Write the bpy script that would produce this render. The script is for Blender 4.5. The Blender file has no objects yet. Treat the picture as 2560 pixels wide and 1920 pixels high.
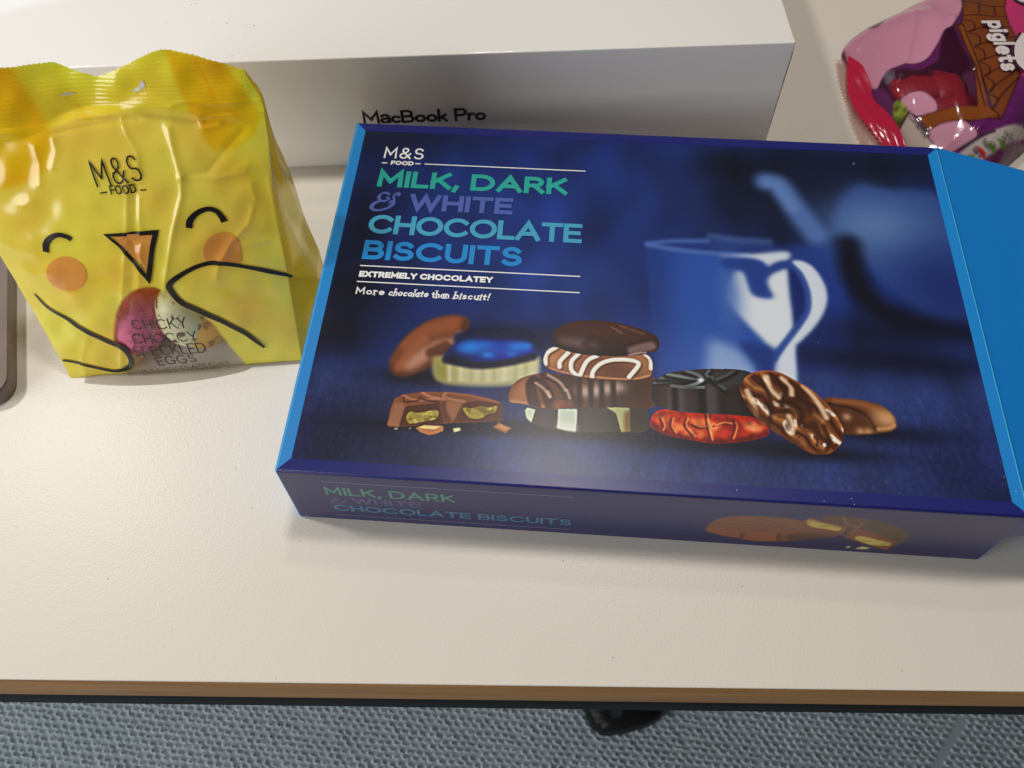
import bpy, math, random
import numpy as np
from mathutils import Matrix, Vector

scene = bpy.context.scene
COL = scene.collection
R = math.radians
rnd = random.Random(7)
nrg = np.random.default_rng(11)

# ------------------------------------------------------------------ camera
# origin: on the table top below the camera; x right, y away from the camera, z up; metres
cd = bpy.data.cameras.new("camera")
cam = bpy.data.objects.new("camera", cd)
COL.objects.link(cam)
pitch, roll = R(58.592), R(-1.199)
fwd = Vector((0, math.cos(pitch), -math.sin(pitch)))
rt0 = Vector((1, 0, 0)); up0 = Vector((0, math.sin(pitch), math.cos(pitch)))
rt = rt0 * math.cos(roll) + up0 * math.sin(roll)
up = up0 * math.cos(roll) - rt0 * math.sin(roll)
M = Matrix((rt, up, -fwd)).transposed().to_4x4()
M.translation = (0, 0, 0.31893)
cam.matrix_world = M
cd.sensor_width = 36.0
cd.lens = 30.756
cd.clip_start = 0.01
cd.clip_end = 100
cd.dof.use_dof = True
cd.dof.focus_distance = 0.338
cd.dof.aperture_fstop = 20
scene.camera = cam

# ------------------------------------------------------------------ world and lamps
world = bpy.data.worlds.new("World")
scene.world = world
world.use_nodes = True
bg = world.node_tree.nodes["Background"]
bg.inputs["Color"].default_value = (1.0, 0.91, 0.80, 1)
bg.inputs["Strength"].default_value = 0.085

def lamp(name, loc, aim, power, color, shape, sx, sy=None):
    ld = bpy.data.lights.new(name, 'AREA')
    ld.energy = power; ld.color = color; ld.shape = shape; ld.size = sx
    if sy: ld.size_y = sy
    o = bpy.data.objects.new(name, ld)
    COL.objects.link(o)
    o.location = loc
    o.rotation_euler = (Vector(aim) - Vector(loc)).to_track_quat('-Z', 'Y').to_euler()
    return o
WARM = (1.0, 0.94, 0.86)
lamp("ceiling_lamp", (0.14, 0.56, 2.0), (0.14, 0.56, 0), 13.6, WARM, 'DISK', 0.24)
lamp("ceiling_lamp", (-1.36, 0.55, 2.0), (-1.36, 0.55, 0), 22.5, WARM, 'DISK', 0.24)
lamp("ceiling_lamp", (0.11, 1.08, 2.0), (0.11, 1.08, 0), 3.6, WARM, 'DISK', 0.14)
lamp("window_or_fill_light", (-4.0, 3.4, 1.3), (-4.0, 0, 1.3), 70, (0.80, 0.90, 1.0), 'RECTANGLE', 4.0, 2.6)
lamp("window_or_fill_light", (-1.5, -0.75, 0.5), (-0.1, 0.2, 0.0), 24, (0.97, 0.98, 1.0), 'RECTANGLE', 1.1, 0.9)  # unseen fill panel added at front left to brighten bag, box fronts and floor

vs = scene.view_settings
vs.view_transform = 'Standard'; vs.look = 'None'; vs.exposure = 0; vs.gamma = 1
scene.cycles.use_denoising = True
scene.cycles.max_bounces = 10
scene.cycles.transparent_max_bounces = 16
scene.cycles.sample_clamp_indirect = 6
scene.cycles.caustics_reflective = False
scene.cycles.denoising_prefilter = 'ACCURATE'

# ------------------------------------------------------------------ helpers
def lin(c):
    c = np.asarray(c, float) / 255.0
    return np.where(c <= 0.04045, c / 12.92, ((c + 0.055) / 1.055) ** 2.4)
def P(r, g, b, k=0.98):                       # printed ink that reads as this sRGB under the room's light
    v = np.clip(lin((r, g, b)) * k, 0, 0.86)
    return (float(v[0]), float(v[1]), float(v[2]), 1.0)

def mat(name, color=None, rough=0.5, spec=0.5, coat=0.0, coat_rough=0.1, metal=0.0, attr=None, bump=None, trans=0.0):
    m = bpy.data.materials.new(name); m.use_nodes = True
    nt = m.node_tree; b = nt.nodes["Principled BSDF"]
    b.inputs["Roughness"].default_value = rough
    b.inputs["Specular IOR Level"].default_value = spec
    b.inputs["Coat Weight"].default_value = coat
    b.inputs["Coat Roughness"].default_value = coat_rough
    b.inputs["Metallic"].default_value = metal
    if color: b.inputs["Base Color"].default_value = color
    if attr:
        a = nt.nodes.new("ShaderNodeAttribute"); a.attribute_name = attr
        nt.links.new(a.outputs["Color"], b.inputs["Base Color"])
    if bump:
        scale, strength, dist = bump[:3]
        tc = nt.nodes.new("ShaderNodeTexCoord")
        n = nt.nodes.new("ShaderNodeTexNoise"); n.inputs["Scale"].default_value = scale
        n.inputs["Detail"].default_value = bump[3] if len(bump) > 3 else 2
        bp = nt.nodes.new("ShaderNodeBump"); bp.inputs["Strength"].default_value = strength
        bp.inputs["Distance"].default_value = dist
        nt.links.new(tc.outputs["Object"], n.inputs["Vector"])
        nt.links.new(n.outputs["Fac"], bp.inputs["Height"])
        nt.links.new(bp.outputs["Normal"], b.inputs["Normal"])
        if coat: nt.links.new(bp.outputs["Normal"], b.inputs["Coat Normal"])
    return m

def film(name, color=None, attr=None, trans=0.4, rough=0.32, gloss=0.09, clear=0.0, win=None, clear_col=(1, 1, 1, 1), tint=0.0):
    """printed plastic film: diffuse + translucent ink under a glossy skin; clear where the win attribute is 1"""
    m = bpy.data.materials.new(name); m.use_nodes = True
    nt = m.node_tree; nt.nodes.clear()
    N = nt.nodes.new; L = nt.links.new
    out = N("ShaderNodeOutputMaterial")
    d = N("ShaderNodeBsdfDiffuse"); t = N("ShaderNodeBsdfTranslucent")
    if attr:
        a = N("ShaderNodeAttribute"); a.attribute_name = attr
        L(a.outputs["Color"], d.inputs["Color"]); L(a.outputs["Color"], t.inputs["Color"])
    else:
        d.inputs["Color"].default_value = color; t.inputs["Color"].default_value = color
    mx = N("ShaderNodeMixShader"); mx.inputs[0].default_value = trans
    L(d.outputs[0], mx.inputs[1]); L(t.outputs[0], mx.inputs[2])
    body = mx
    if tint > 0:
        tt = N("ShaderNodeBsdfTransparent"); m0 = N("ShaderNodeMixShader"); m0.inputs[0].default_value = tint
        if attr: L(a.outputs["Color"], tt.inputs["Color"])
        else: tt.inputs["Color"].default_value = color
        L(mx.outputs[0], m0.inputs[1]); L(tt.outputs[0], m0.inputs[2]); mx = m0; body = m0
    tr = N("ShaderNodeBsdfTransparent"); tr.inputs["Color"].default_value = clear_col
    if win:
        w = N("ShaderNodeAttribute"); w.attribute_name = win
        m2 = N("ShaderNodeMixShader"); L(w.outputs["Fac"], m2.inputs[0])
        L(mx.outputs[0], m2.inputs[1]); L(tr.outputs[0], m2.inputs[2]); body = m2
    elif clear > 0:
        m2 = N("ShaderNodeMixShader"); m2.inputs[0].default_value = clear
        L(mx.outputs[0], m2.inputs[1]); L(tr.outputs[0], m2.inputs[2]); body = m2
    g = N("ShaderNodeBsdfGlossy"); g.inputs["Roughness"].default_value = gloss
    lw = N("ShaderNodeLayerWeight"); lw.inputs["Blend"].default_value = 0.5
    pw = N("ShaderNodeMath"); pw.operation = 'POWER'; pw.inputs[1].default_value = 5
    ma = N("ShaderNodeMath"); ma.operation = 'MULTIPLY_ADD'; ma.inputs[1].default_value = .9; ma.inputs[2].default_value = .05
    L(lw.outputs["Facing"], pw.inputs[0]); L(pw.outputs[0], ma.inputs[0]); lw = ma
    mg = N("ShaderNodeMixShader")
    L(lw.outputs[0], mg.inputs[0]); L(body.outputs[0], mg.inputs[1]); L(g.outputs[0], mg.inputs[2])
    tc = N("ShaderNodeTexCoord"); n = N("ShaderNodeTexNoise"); n.inputs["Scale"].default_value = 160
    n.inputs["Detail"].default_value = 3
    bp = N("ShaderNodeBump"); bp.inputs["Strength"].default_value = 0.12; bp.inputs["Distance"].default_value = 0.0004
    L(tc.outputs["Object"], n.inputs["Vector"]); L(n.outputs["Fac"], bp.inputs["Height"])
    L(bp.outputs["Normal"], g.inputs["Normal"])
    L(mg.outputs[0], out.inputs["Surface"])
    return m

def empty(name, loc, rz=0, label=None, cat=None, group=None):
    o = bpy.data.objects.new(name, None); COL.objects.link(o)
    o.location = loc; o.rotation_euler = (0, 0, rz); o.empty_display_size = 0.02
    tag(o, label, cat, group); return o
def tag(o, label=None, cat=None, group=None, kind=None):
    if label: o["label"] = label
    if cat: o["category"] = cat
    if group: o["group"] = group
    if kind: o["kind"] = kind
    return o
def mesh_obj(name, verts, faces, m, parent=None, smooth=False, fmat=None):
    me = bpy.data.meshes.new(name)
    me.from_pydata([tuple(v) for v in verts], [], [tuple(f) for f in faces])
    ms = m if isinstance(m, (list, tuple)) else [m]
    for q in ms: me.materials.append(q)
    if fmat is not None: me.polygons.foreach_set("material_index", fmat)
    if smooth: me.polygons.foreach_set("use_smooth", [True] * len(me.polygons))
    me.update()
    o = bpy.data.objects.new(name, me); COL.objects.link(o)
    if parent: o.parent = parent
    return o
def grid_faces(nx, ny, flip=False):
    i, j = np.meshgrid(np.arange(nx - 1), np.arange(ny - 1))
    a = (j * nx + i).ravel()
    f = np.stack([a, a + 1, a + nx + 1, a + nx], 1)
    return f[:, ::-1] if flip else f
def fast_mesh(name, V, Fq, m, parent=None, smooth=True, attrs=None):
    """quads from numpy arrays; attrs: name -> (n,4) colour or (n,) float per vertex"""
    me = bpy.data.meshes.new(name)
    me.vertices.add(len(V)); me.vertices.foreach_set("co", np.ascontiguousarray(V, np.float32).ravel())
    n = len(Fq)
    me.loops.add(n * 4); me.loops.foreach_set("vertex_index", np.ascontiguousarray(Fq, np.int32).ravel())
    me.polygons.add(n); me.polygons.foreach_set("loop_start", np.arange(0, n * 4, 4, dtype=np.int32))
    me.update(calc_edges=True)
    me.polygons.foreach_set("use_smooth", np.full(n, smooth))
    for k, v in (attrs or {}).items():
        v = np.asarray(v, np.float32)
        if v.ndim == 2:
            at = me.attributes.new(k, 'FLOAT_COLOR', 'POINT'); at.data.foreach_set("color", np.ascontiguousarray(v).ravel())
        else:
            at = me.attributes.new(k, 'FLOAT', 'POINT'); at.data.foreach_set("value", v)
    me.materials.append(m)
    me.validate()
    o = bpy.data.objects.new(name, me); COL.objects.link(o)
    if parent: o.parent = parent
    return o
def rbox(name, x0, x1, y0, y1, z0, z1, m, parent=None, bev=0.001, seg=3, fm=None):
    import bmesh
    bm = bmesh.new()
    bmesh.ops.create_cube(bm, size=1)
    for v in bm.verts:
        v.co = Vector(((x0 + x1) / 2 + v.co.x * (x1 - x0), (y0 + y1) / 2 + v.co.y * (y1 - y0), (z0 + z1) / 2 + v.co.z * (z1 - z0)))
    bmesh.ops.bevel(bm, geom=bm.edges[:], offset=bev, segments=seg, profile=0.5, affect='EDGES')
    me = bpy.data.meshes.new(name)
    ms = m if isinstance(m, (list, tuple)) else [m]
    for q in ms: me.materials.append(q)
    for f in bm.faces:
        f.smooth = True
        if fm: f.material_index = fm(f.calc_center_median(), f.normal)
    bm.to_mesh(me); bm.free()
    o = bpy.data.objects.new(name, me); COL.objects.link(o)
    if parent: o.parent = parent
    return o

# ------------------------------------------------------------------ lettering drawn with strokes
def arc(cx, cy, rx, ry, a0, a1, n=12):
    return [(cx + rx * math.cos(R(a0 + (a1 - a0) * i / n)), cy + ry * math.sin(R(a0 + (a1 - a0) * i / n))) for i in range(n + 1)]
S_ = arc(.33, .745, .285, .255, 25, 270, 12)[:-1] + arc(.33, .255, .33, .255, 90, -150, 12)
GL = {
 'A': (.9, [[(0, 0), (.45, 1), (.9, 0)], [(.16, .32), (.74, .32)]]),
 'B': (.68, [[(0, 0), (0, 1), (.36, 1)] + arc(.36, .76, .25, .24, 90, -90) + [(0, .52)], [(.36, .52)] + arc(.4, .26, .28, .26, 90, -90) + [(0, 0)]]),
 'C': (.92, [arc(.5, .5, .5, .5, 42, 318, 20)]),
 'D': (.84, [[(0, 0), (0, 1), (.34, 1)] + arc(.34, .5, .5, .5, 90, -90, 14) + [(0, 0)]]),
 'E': (.6, [[(.6, 1), (0, 1), (0, 0), (.6, 0)], [(0, .51), (.54, .51)]]),
 'F': (.58, [[(.58, 1), (0, 1), (0, 0)], [(0, .48), (.5, .48)]]),
 'G': (.95, [arc(.5, .5, .5, .5, 42, 330, 20) + [(.94, .44), (.56, .44)]]),
 'H': (.74, [[(0, 0), (0, 1)], [(.74, 0), (.74, 1)], [(0, .51), (.74, .51)]]),
 'I': (0.0, [[(0, 0), (0, 1)]]),
 'K': (.7, [[(0, 0), (0, 1)], [(.66, 1), (0, .38)], [(.22, .58), (.7, 0)]]),
 'L': (.55, [[(0, 1), (0, 0), (.55, 0)]]),
 'M': (.9, [[(0, 0), (.03, 1), (.45, .3), (.87, 1), (.9, 0)]]),
 'N': (.74, [[(0, 0), (0, 1), (.74, 0), (.74, 1)]]),
 'O': (1.0, [arc(.5, .5, .5, .5, 0, 360, 26)]),
 'P': (.64, [[(0, 0), (0, 1), (.36, 1)] + arc(.36, .73, .28, .27, 90, -90) + [(0, .46)]]),
 'R': (.68, [[(0, 0), (0, 1), (.36, 1)] + arc(.36, .73, .28, .27, 90, -90) + [(0, .46)], [(.34, .46), (.68, 0)]]),
 'S': (.66, [S_]),
 'T': (.74, [[(0, 1), (.74, 1)], [(.37, 1), (.37, 0)]]),
 'U': (.72, [[(0, 1), (0, .36)] + arc(.36, .36, .36, .36, 180, 360, 12) + [(.72, 1)]]),
 'W': (1.2, [[(0, 1), (.3, 0), (.6, .92), (.9, 0), (1.2, 1)]]),
 'X': (.74, [[(0, 1), (.74, 0)], [(.74, 1), (0, 0)]]),
 'Y': (.76, [[(0, 1), (.38, .46), (.76, 1)], [(.38, .46), (.38, 0)]]),
 '&': (.86, [[(.84, 0), (.22, .66)] + arc(.40, .80, .21, .20, 215, -30, 12) + [(.52, .62), (.18, .42)] + arc(.30, .25, .27, .25, 130, 300, 9) + [(.62, .16), (.82, .46)]]),
 ',': (.05, [[(.04, .06), (-.04, -.2)]]), '.': (.02, [[(0, 0), (.02, .0)]]), '-': (.5, [[(0, .45), (.5, .45)]]), '!': (.02, [[(0, .32), (.03, 1)], [(0, 0), (.01, .03)]]),
 'a': (.5, [arc(.25, .25, .25, .25, 30, 330, 14), [(.5, .5), (.5, 0)]]),
 'q': (.5, [[(.04, .58)] + arc(.26, .46, .24, .24, 140, 0, 8) + [(.5, 0)], [(.5, .38), (.22, .36)] + arc(.2, .18, .19, .18, 90, 300, 8) + [(.5, .16)]]),
 'b': (.5, [[(0, 1), (0, 0)], arc(.25, .27, .25, .27, 150, -150, 14)]),
 'c': (.46, [arc(.26, .26, .26, .26, 48, 312, 14)]),
 'e': (.52, [[(0, .28), (.52, .28)] + arc(.26, .27, .26, .27, 5, 310, 14)]),
 'g': (.5, [arc(.25, .27, .25, .26, 0, 360, 16), [(.5, .53), (.5, -.08)] + arc(.26, -.08, .24, .2, 0, -150, 8)]),
 'h': (.46, [[(0, 1), (0, 0)], [(0, .3)] + arc(.23, .3, .23, .24, 180, 0, 8) + [(.46, 0)]]),
 'i': (.02, [[(0, 0), (0, .53)], [(0, .8), (.01, .82)]]),
 'k': (.46, [[(0, 1), (0, 0)], [(.42, .54), (0, .2)], [(.16, .33), (.46, 0)]]),
 'l': (.02, [[(0, 1), (0, 0)]]),
 'n': (.46, [[(0, .54), (0, 0)], [(0, .3)] + arc(.23, .3, .23, .24, 180, 0, 8) + [(.46, 0)]]),
 'o': (.54, [arc(.27, .27, .27, .27, 0, 360, 18)]),
 'p': (.5, [[(0, .54), (0, -.3)], arc(.25, .27, .25, .27, 150, -150, 14)]),
 'r': (.28, [[(0, .54), (0, 0)], [(0, .3)] + arc(.22, .32, .22, .22, 180, 70, 6)]),
 's': (.38, [[(x * .58, y * .54) for x, y in S_]]),
 't': (.32, [[(.12, .78), (.12, .12)] + arc(.24, .12, .12, .12, 180, 300, 5), [(-.04, .52), (.32, .52)]]),
 'u': (.46, [[(0, .54), (0, .23)] + arc(.23, .23, .23, .23, 180, 360, 8), [(.46, .54), (.46, 0)]]),
 'y': (.48, [[(0, .54), (.24, 0)], [(.48, .54), (.16, -.26)]]),
 '0': (.56, [arc(.28, .5, .28, .5, 0, 360, 18)]), '1': (.2, [[(0, .8), (.2, 1), (.2, 0)]]), '6': (.56, [arc(.28, .3, .28, .3, 0, 360, 16), [(.0, .3), (.1, .75), (.4, 1)]]),
 '<': (.5, [[(.5, .8), (0, .45), (.5, .1)]]), '%': (.6, [[(.6, 1), (0, 0)], arc(.12, .8, .12, .16, 0, 360, 8), arc(.5, .2, .12, .16, 0, 360, 8)]),
 '*': (.3, [[(0, .7), (.3, .9)], [(0, .9), (.3, .7)]]),
}
def ribbon(pts, w, closed=None):
    """stroke outline as quads: list of left and right points along the polyline (mitred)"""
    p = np.array(pts, float)
    keep = [0] + [i for i in range(1, len(p)) if np.hypot(*(p[i] - p[i - 1])) > 1e-6]
    p = p[keep]
    ww = np.broadcast_to(np.asarray(w, float), (len(p),)) if np.ndim(w) == 0 else np.interp(np.linspace(0, 1, len(p)), np.linspace(0, 1, len(w)), w)
    cl = len(p) > 3 and np.hypot(*(p[0] - p[-1])) < 1e-6
    n = len(p); Lp = []; Rp = []
    for i in range(n):
        if cl and i in (0, n - 1): a, b, c = p[n - 2], p[0], p[1]
        else: a, b, c = p[max(i - 1, 0)], p[i], p[min(i + 1, n - 1)]
        d1 = b - a; d2 = c - b
        if np.hypot(*d1) < 1e-9: d1 = d2
        if np.hypot(*d2) < 1e-9: d2 = d1
        d1 = d1 / np.hypot(*d1); d2 = d2 / np.hypot(*d2)
        n1 = np.array((-d1[1], d1[0])); n2 = np.array((-d2[1], d2[0]))
        mt = n1 + n2; q = np.hypot(*mt)
        mt = n1 if q < 1e-3 else mt / q
        k = min(1 / max(mt @ n1, 0.2), 2.6)
        Lp.append(b + mt * k * ww[i] / 2); Rp.append(b - mt * k * ww[i] / 2)
    return np.array(Lp), np.array(Rp)
class Ink:
    """flat print gathered as ribbons and patches in face coordinates (mm), then laid on a surface"""
    def __init__(s): s.v = []; s.f = []; s.k = 0
    def stroke(s, pts, w, dense=0):
        if dense:
            q = []
            for a, b in zip(pts[:-1], pts[1:]):
                m_ = max(1, int(math.hypot(b[0] - a[0], b[1] - a[1]) / dense))
                q += [(a[0] + (b[0] - a[0]) * i / m_, a[1] + (b[1] - a[1]) * i / m_) for i in range(m_)]
            pts = q + [pts[-1]]
        if len(pts) < 2: return
        Lp, Rp = ribbon(pts, w); b = len(s.v); n = len(Lp)
        off = s.k * 0.01; s.k += 1
        for i in range(n): s.v.append((Lp[i][0], Lp[i][1], off + i * .0008)); s.v.append((Rp[i][0], Rp[i][1], off + i * .0008))
        for i in range(n - 1): s.f.append((b + 2 * i, b + 2 * i + 1, b + 2 * i + 3, b + 2 * i + 2))
    def dots(s, pts, r):
        for c in pts: s.patch([(c[0] + r * math.cos(a * math.pi / 6), c[1] + r * math.sin(a * math.pi / 6)) for a in range(12)])
    def patch(s, poly, rings=1):
        c = np.mean(np.array(poly), 0); b = len(s.v); n = len(poly); off = s.k * 0.006; s.k += 1
        s.v.append((c[0], c[1], off))
        for r in range(1, rings + 1):
            for q in poly: s.v.append((c[0] + (q[0] - c[0]) * r / rings, c[1] + (q[1] - c[1]) * r / rings, off))
        for i in range(n):
            j = (i + 1) % n
            s.f.append((b, b + 1 + i, b + 1 + j))
            for r in range(rings - 1):
                s.f.append((b + 1 + r * n + i, b + 1 + (r + 1) * n + i, b + 1 + (r + 1) * n + j, b + 1 + r * n + j))
    def text(s, t, p0, p1, cap, w, gap=.24, shear=0, caps=False, serif=False, dense=0):
        """baseline from p0 to p1, capital height cap, stroke width w"""
        adv = []; x = 0
        for ch in t:
            if ch == ' ': x += .42; adv.append(None); continue
            g = GL[ch]; adv.append(x); x += g[0] + gap
        x -= gap
        p0 = np.array(p0, float); d = np.array(p1, float) - p0; Ln = np.hypot(*d); d /= Ln; nn = np.array((-d[1], d[0]))
        sx = (Ln - w) / x; sy = cap - w
        for ch, a in zip(t, adv):
            if a is None: continue
            for st in GL[ch][1]:
                pl = []
                for (gx, gy) in st:
                    X = w / 2 + (a + gx) * sx + shear * gy * sy; Y = w / 2 + gy * sy
                    pl.append(tuple(p0 + d * X + nn * Y))
                if ch in 'ahnrpbkliIKLEFHBDPRMNUTg' and not serif and len(pl) >= 2:
                    pass
                if len(pl) == 2 and np.hypot(pl[0][0] - pl[1][0], pl[0][1] - pl[1][1]) < w * .6: s.dots([pl[0]], w * .62)
                else:
                    q = np.array(pl)
                    # flat ends reach the full height: open strokes grow by half a stroke
                    if np.hypot(*(q[0] - q[-1])) > 1e-6:
                        e = q[0] - q[1]; q[0] = q[0] + e / max(np.hypot(*e), 1e-9) * w * .5
                        e = q[-1] - q[-2]; q[-1] = q[-1] + e / max(np.hypot(*e), 1e-9) * w * .5
                    ws = w
                    if serif:
                        ang = abs(math.atan2(q[-1][1] - q[0][1], q[-1][0] - q[0][0]))
                        ws = w
                    s.stroke([tuple(z) for z in q], ws, dense)
                    if serif and len(st) == 2 and abs(st[0][0] - st[1][0]) < .02:
                        for e in (q[0], q[-1]): s.stroke([tuple(e - d * w * 1.1), tuple(e + d * w * 1.1)], w * .55)
    def build(s, name, fn, m, parent, base=0.05):
        """fn maps arrays (u, v, off) in mm to local points in metres"""
        a = np.array(s.v, float)
        V = fn(a[:, 0], a[:, 1], a[:, 2] + base)
        return mesh_obj(name, V, s.f, m, parent)

# ------------------------------------------------------------------ painting of flat prints (colours per vertex, drawn by code)
def smooth_poly(p, sub=6, closed=True):
    p = np.array(p, float); n = len(p)
    if not closed: p = np.vstack([2 * p[0] - p[1], p, 2 * p[-1] - p[-2]])
    out = []
    rng_ = range(n) if closed else range(1, n)
    for i in rng_:
        a, b, c, d = (p[(i - 1) % n], p[i], p[(i + 1) % n], p[(i + 2) % n]) if closed else (p[i - 1], p[i], p[i + 1], p[i + 2])
        for t in np.arange(sub) / sub:
            out.append(.5 * ((2 * b) + (c - a) * t + (2 * a - 5 * b + 4 * c - d) * t * t + (3 * b - a - 3 * c + d) * t ** 3))
    if not closed: out.append(p[-2])
    return np.array(out)
class Paint:
    def __init__(s, x0, x1, y0, y1, res, base):
        s.x0, s.y0, s.res = x0, y0, res
        s.nx = int(round((x1 - x0) / res)) + 1; s.ny = int(round((y1 - y0) / res)) + 1
        s.X, s.Y = np.meshgrid(x0 + np.arange(s.nx) * res, y0 + np.arange(s.ny) * res)
        s.C = np.empty((s.ny, s.nx, 3)); s.C[:] = np.array(base, float)
        s.fx = np.fft.rfftfreq(s.nx * 2); s.fy = np.fft.fftfreq(s.ny * 2)
    def blur(s, m, r):
        """gaussian blur, r in mm"""
        k = max(r / s.res, 1e-3)
        a = np.pad(m, ((0, s.ny), (0, s.nx)), mode='reflect') if m.shape == (s.ny, s.nx) and s.ny > 1 else m
        f = np.fft.rfft2(a)
        g = np.exp(-2 * (math.pi * k) ** 2 * (s.fy[:, None] ** 2 + s.fx[None, :] ** 2))
        return np.fft.irfft2(f * g, s=a.shape)[:s.ny, :s.nx]
    def noise(s, size, ax=1.0, seed=0):
        r = np.random.default_rng(seed).standard_normal((s.ny * 2, s.nx * 2))
        k = size / s.res
        g = np.exp(-2 * (math.pi * k) ** 2 * (s.fy[:, None] ** 2 + (s.fx[None, :] * ax) ** 2))
        n = np.fft.irfft2(np.fft.rfft2(r) * g, s=r.shape)[:s.ny, :s.nx]
        return n / n.std()
    def mask(s, poly, blur=0.25, smooth=True):
        p = smooth_poly(poly) if smooth else np.array(poly, float)
        m = np.zeros((s.ny, s.nx))
        i0 = max(int((p[:, 0].min() - s.x0) / s.res) - 1, 0); i1 = min(int((p[:, 0].max() - s.x0) / s.res) + 2, s.nx)
        j0 = max(int((p[:, 1].min() - s.y0) / s.res) - 1, 0); j1 = min(int((p[:, 1].max() - s.y0) / s.res) + 2, s.ny)
        if i1 <= i0 or j1 <= j0: return m
        acc = np.zeros((j1 - j0, i1 - i0))
        for ox, oy in ((-.25, -.25), (.25, -.25), (-.25, .25), (.25, .25)):
            X = s.X[j0:j1, i0:i1] + ox * s.res; Y = s.Y[j0:j1, i0:i1] + oy * s.res
            ins = np.zeros(X.shape, bool)
            q = np.roll(p, -1, 0)
            for (xa, ya), (xb, yb) in zip(p, q):
                if ya == yb: continue
                c = ((ya > Y) != (yb > Y)) & (X < (xb - xa) * (Y - ya) / (yb - ya) + xa)
                ins ^= c
            acc += ins
        m[j0:j1, i0:i1] = acc / 4
        return s.blur(m, blur) if blur > 0.3 * s.res else m
    def put(s, m, col, a=1.0, clip=None):
        m = np.clip(m, 0, 1) * a
        if clip is not None: m = m * clip
        s.C += (np.array(col, float) - s.C) * m[..., None]
    def fill(s, poly, col, a=1.0, blur=0.25, smooth=True, clip=None):
        m = s.mask(poly, blur, smooth); s.put(m, col, a, clip); return np.clip(m, 0, 1)
    def dist(s, pts, reach):
        p = np.array(pts, float)
        i0 = max(int((p[:, 0].min() - reach - s.x0) / s.res), 0); i1 = min(int((p[:, 0].max() + reach - s.x0) / s.res) + 2, s.nx)
        j0 = max(int((p[:, 1].min() - reach - s.y0) / s.res), 0); j1 = min(int((p[:, 1].max() + reach - s.y0) / s.res) + 2, s.ny)
        if i1 <= i0 or j1 <= j0: return None
        X = s.X[j0:j1, i0:i1]; Y = s.Y[j0:j1, i0:i1]; D = np.full(X.shape, 1e9)
        for a, b in zip(p[:-1], p[1:]):
            d = b - a; L2 = d @ d
            if L2 == 0: continue
            t = np.clip(((X - a[0]) * d[0] + (Y - a[1]) * d[1]) / L2, 0, 1)
            D = np.minimum(D, np.hypot(X - a[0] - t * d[0], Y - a[1] - t * d[1]))
        return (j0, j1, i0, i1), D
    def stroke(s, pts, w, col, a=1.0, soft=0.3, clip=None, smooth=True):
        pts = smooth_poly(pts, 5, False) if smooth and len(pts) > 2 else pts
        r = s.dist(pts, w / 2 + 2 * soft)
        if r is None: return
        (j0, j1, i0, i1), D = r
        m = np.zeros((s.ny, s.nx)); t = np.clip((w / 2 + soft - D) / (2 * soft), 0, 1)
        m[j0:j1, i0:i1] = t * t * (3 - 2 * t)
        s.put(m, col, a, clip)
    def blob(s, c, rx, ry, col, a=1.0, ang=0, pw=2, clip=None):
        ca, sa = math.cos(R(ang)), math.sin(R(ang))
        dx, dy = s.X - c[0], s.Y - c[1]
        d = ((dx * ca + dy * sa) / rx) ** 2 + ((-dx * sa + dy * ca) / ry) ** 2
        s.put(np.exp(-d ** (pw / 2)), col, a, clip)
    def grain(s, amt, size, clip=None, ax=1.0, seed=0):
        n = s.noise(size, ax, seed)
        k = (1 + amt * n)
        if clip is not None: k = 1 + (k - 1) * clip
        s.C *= np.clip(k, .2, 2.5)[..., None]
    def colours(s, k=0.88):
        v = np.clip(lin(np.clip(s.C, 0, 255)) * k, 0, .93)
        return np.concatenate([v, np.ones(v.shape[:2] + (1,))], 2)
    def sample(s, x, y, k=0.98):
        c = s.colours(k)
        fx = np.clip((x - s.x0) / s.res, 0, s.nx - 1.001); fy = np.clip((y - s.y0) / s.res, 0, s.ny - 1.001)
        i = fx.astype(int); j = fy.astype(int); u = (fx - i)[:, None]; v = (fy - j)[:, None]
        return (c[j, i] * (1 - u) * (1 - v) + c[j, i + 1] * u * (1 - v) + c[j + 1, i] * (1 - u) * v + c[j + 1, i + 1] * u * v)

# ------------------------------------------------------------------ floor
FZ = -0.72
def carpet_mat(name, a, b):
    m = mat(name, None, 0.95, 0.15)
    nt = m.node_tree; bs = nt.nodes["Principled BSDF"]
    tc = nt.nodes.new("ShaderNodeTexCoord"); n = nt.nodes.new("ShaderNodeTexNoise"); n.inputs["Scale"].default_value = 14; n.inputs["Detail"].default_value = 6
    r = nt.nodes.new("ShaderNodeValToRGB"); r.color_ramp.elements[0].position = .35; r.color_ramp.elements[1].position = .68
    r.color_ramp.elements[0].color = a; r.color_ramp.elements[1].color = b
    nt.links.new(tc.outputs["Object"], n.inputs["Vector"]); nt.links.new(n.outputs["Fac"], r.inputs["Fac"]); nt.links.new(r.outputs["Color"], bs.inputs["Base Color"])
    return m
M_cbase = mat("carpet_backing", (0.36, 0.42, 0.46, 1), 0.95, 0.1)
fl = mesh_obj("floor", [(-4, -3, FZ), (4, -3, FZ), (4, 4, FZ), (-4, 4, FZ)], [(0, 1, 2, 3)], M_cbase)
tag(fl, kind="structure")
M_loop = carpet_mat("carpet_yarn", (0.47, 0.55, 0.60, 1), (0.58, 0.65, 0.69, 1))
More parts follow.
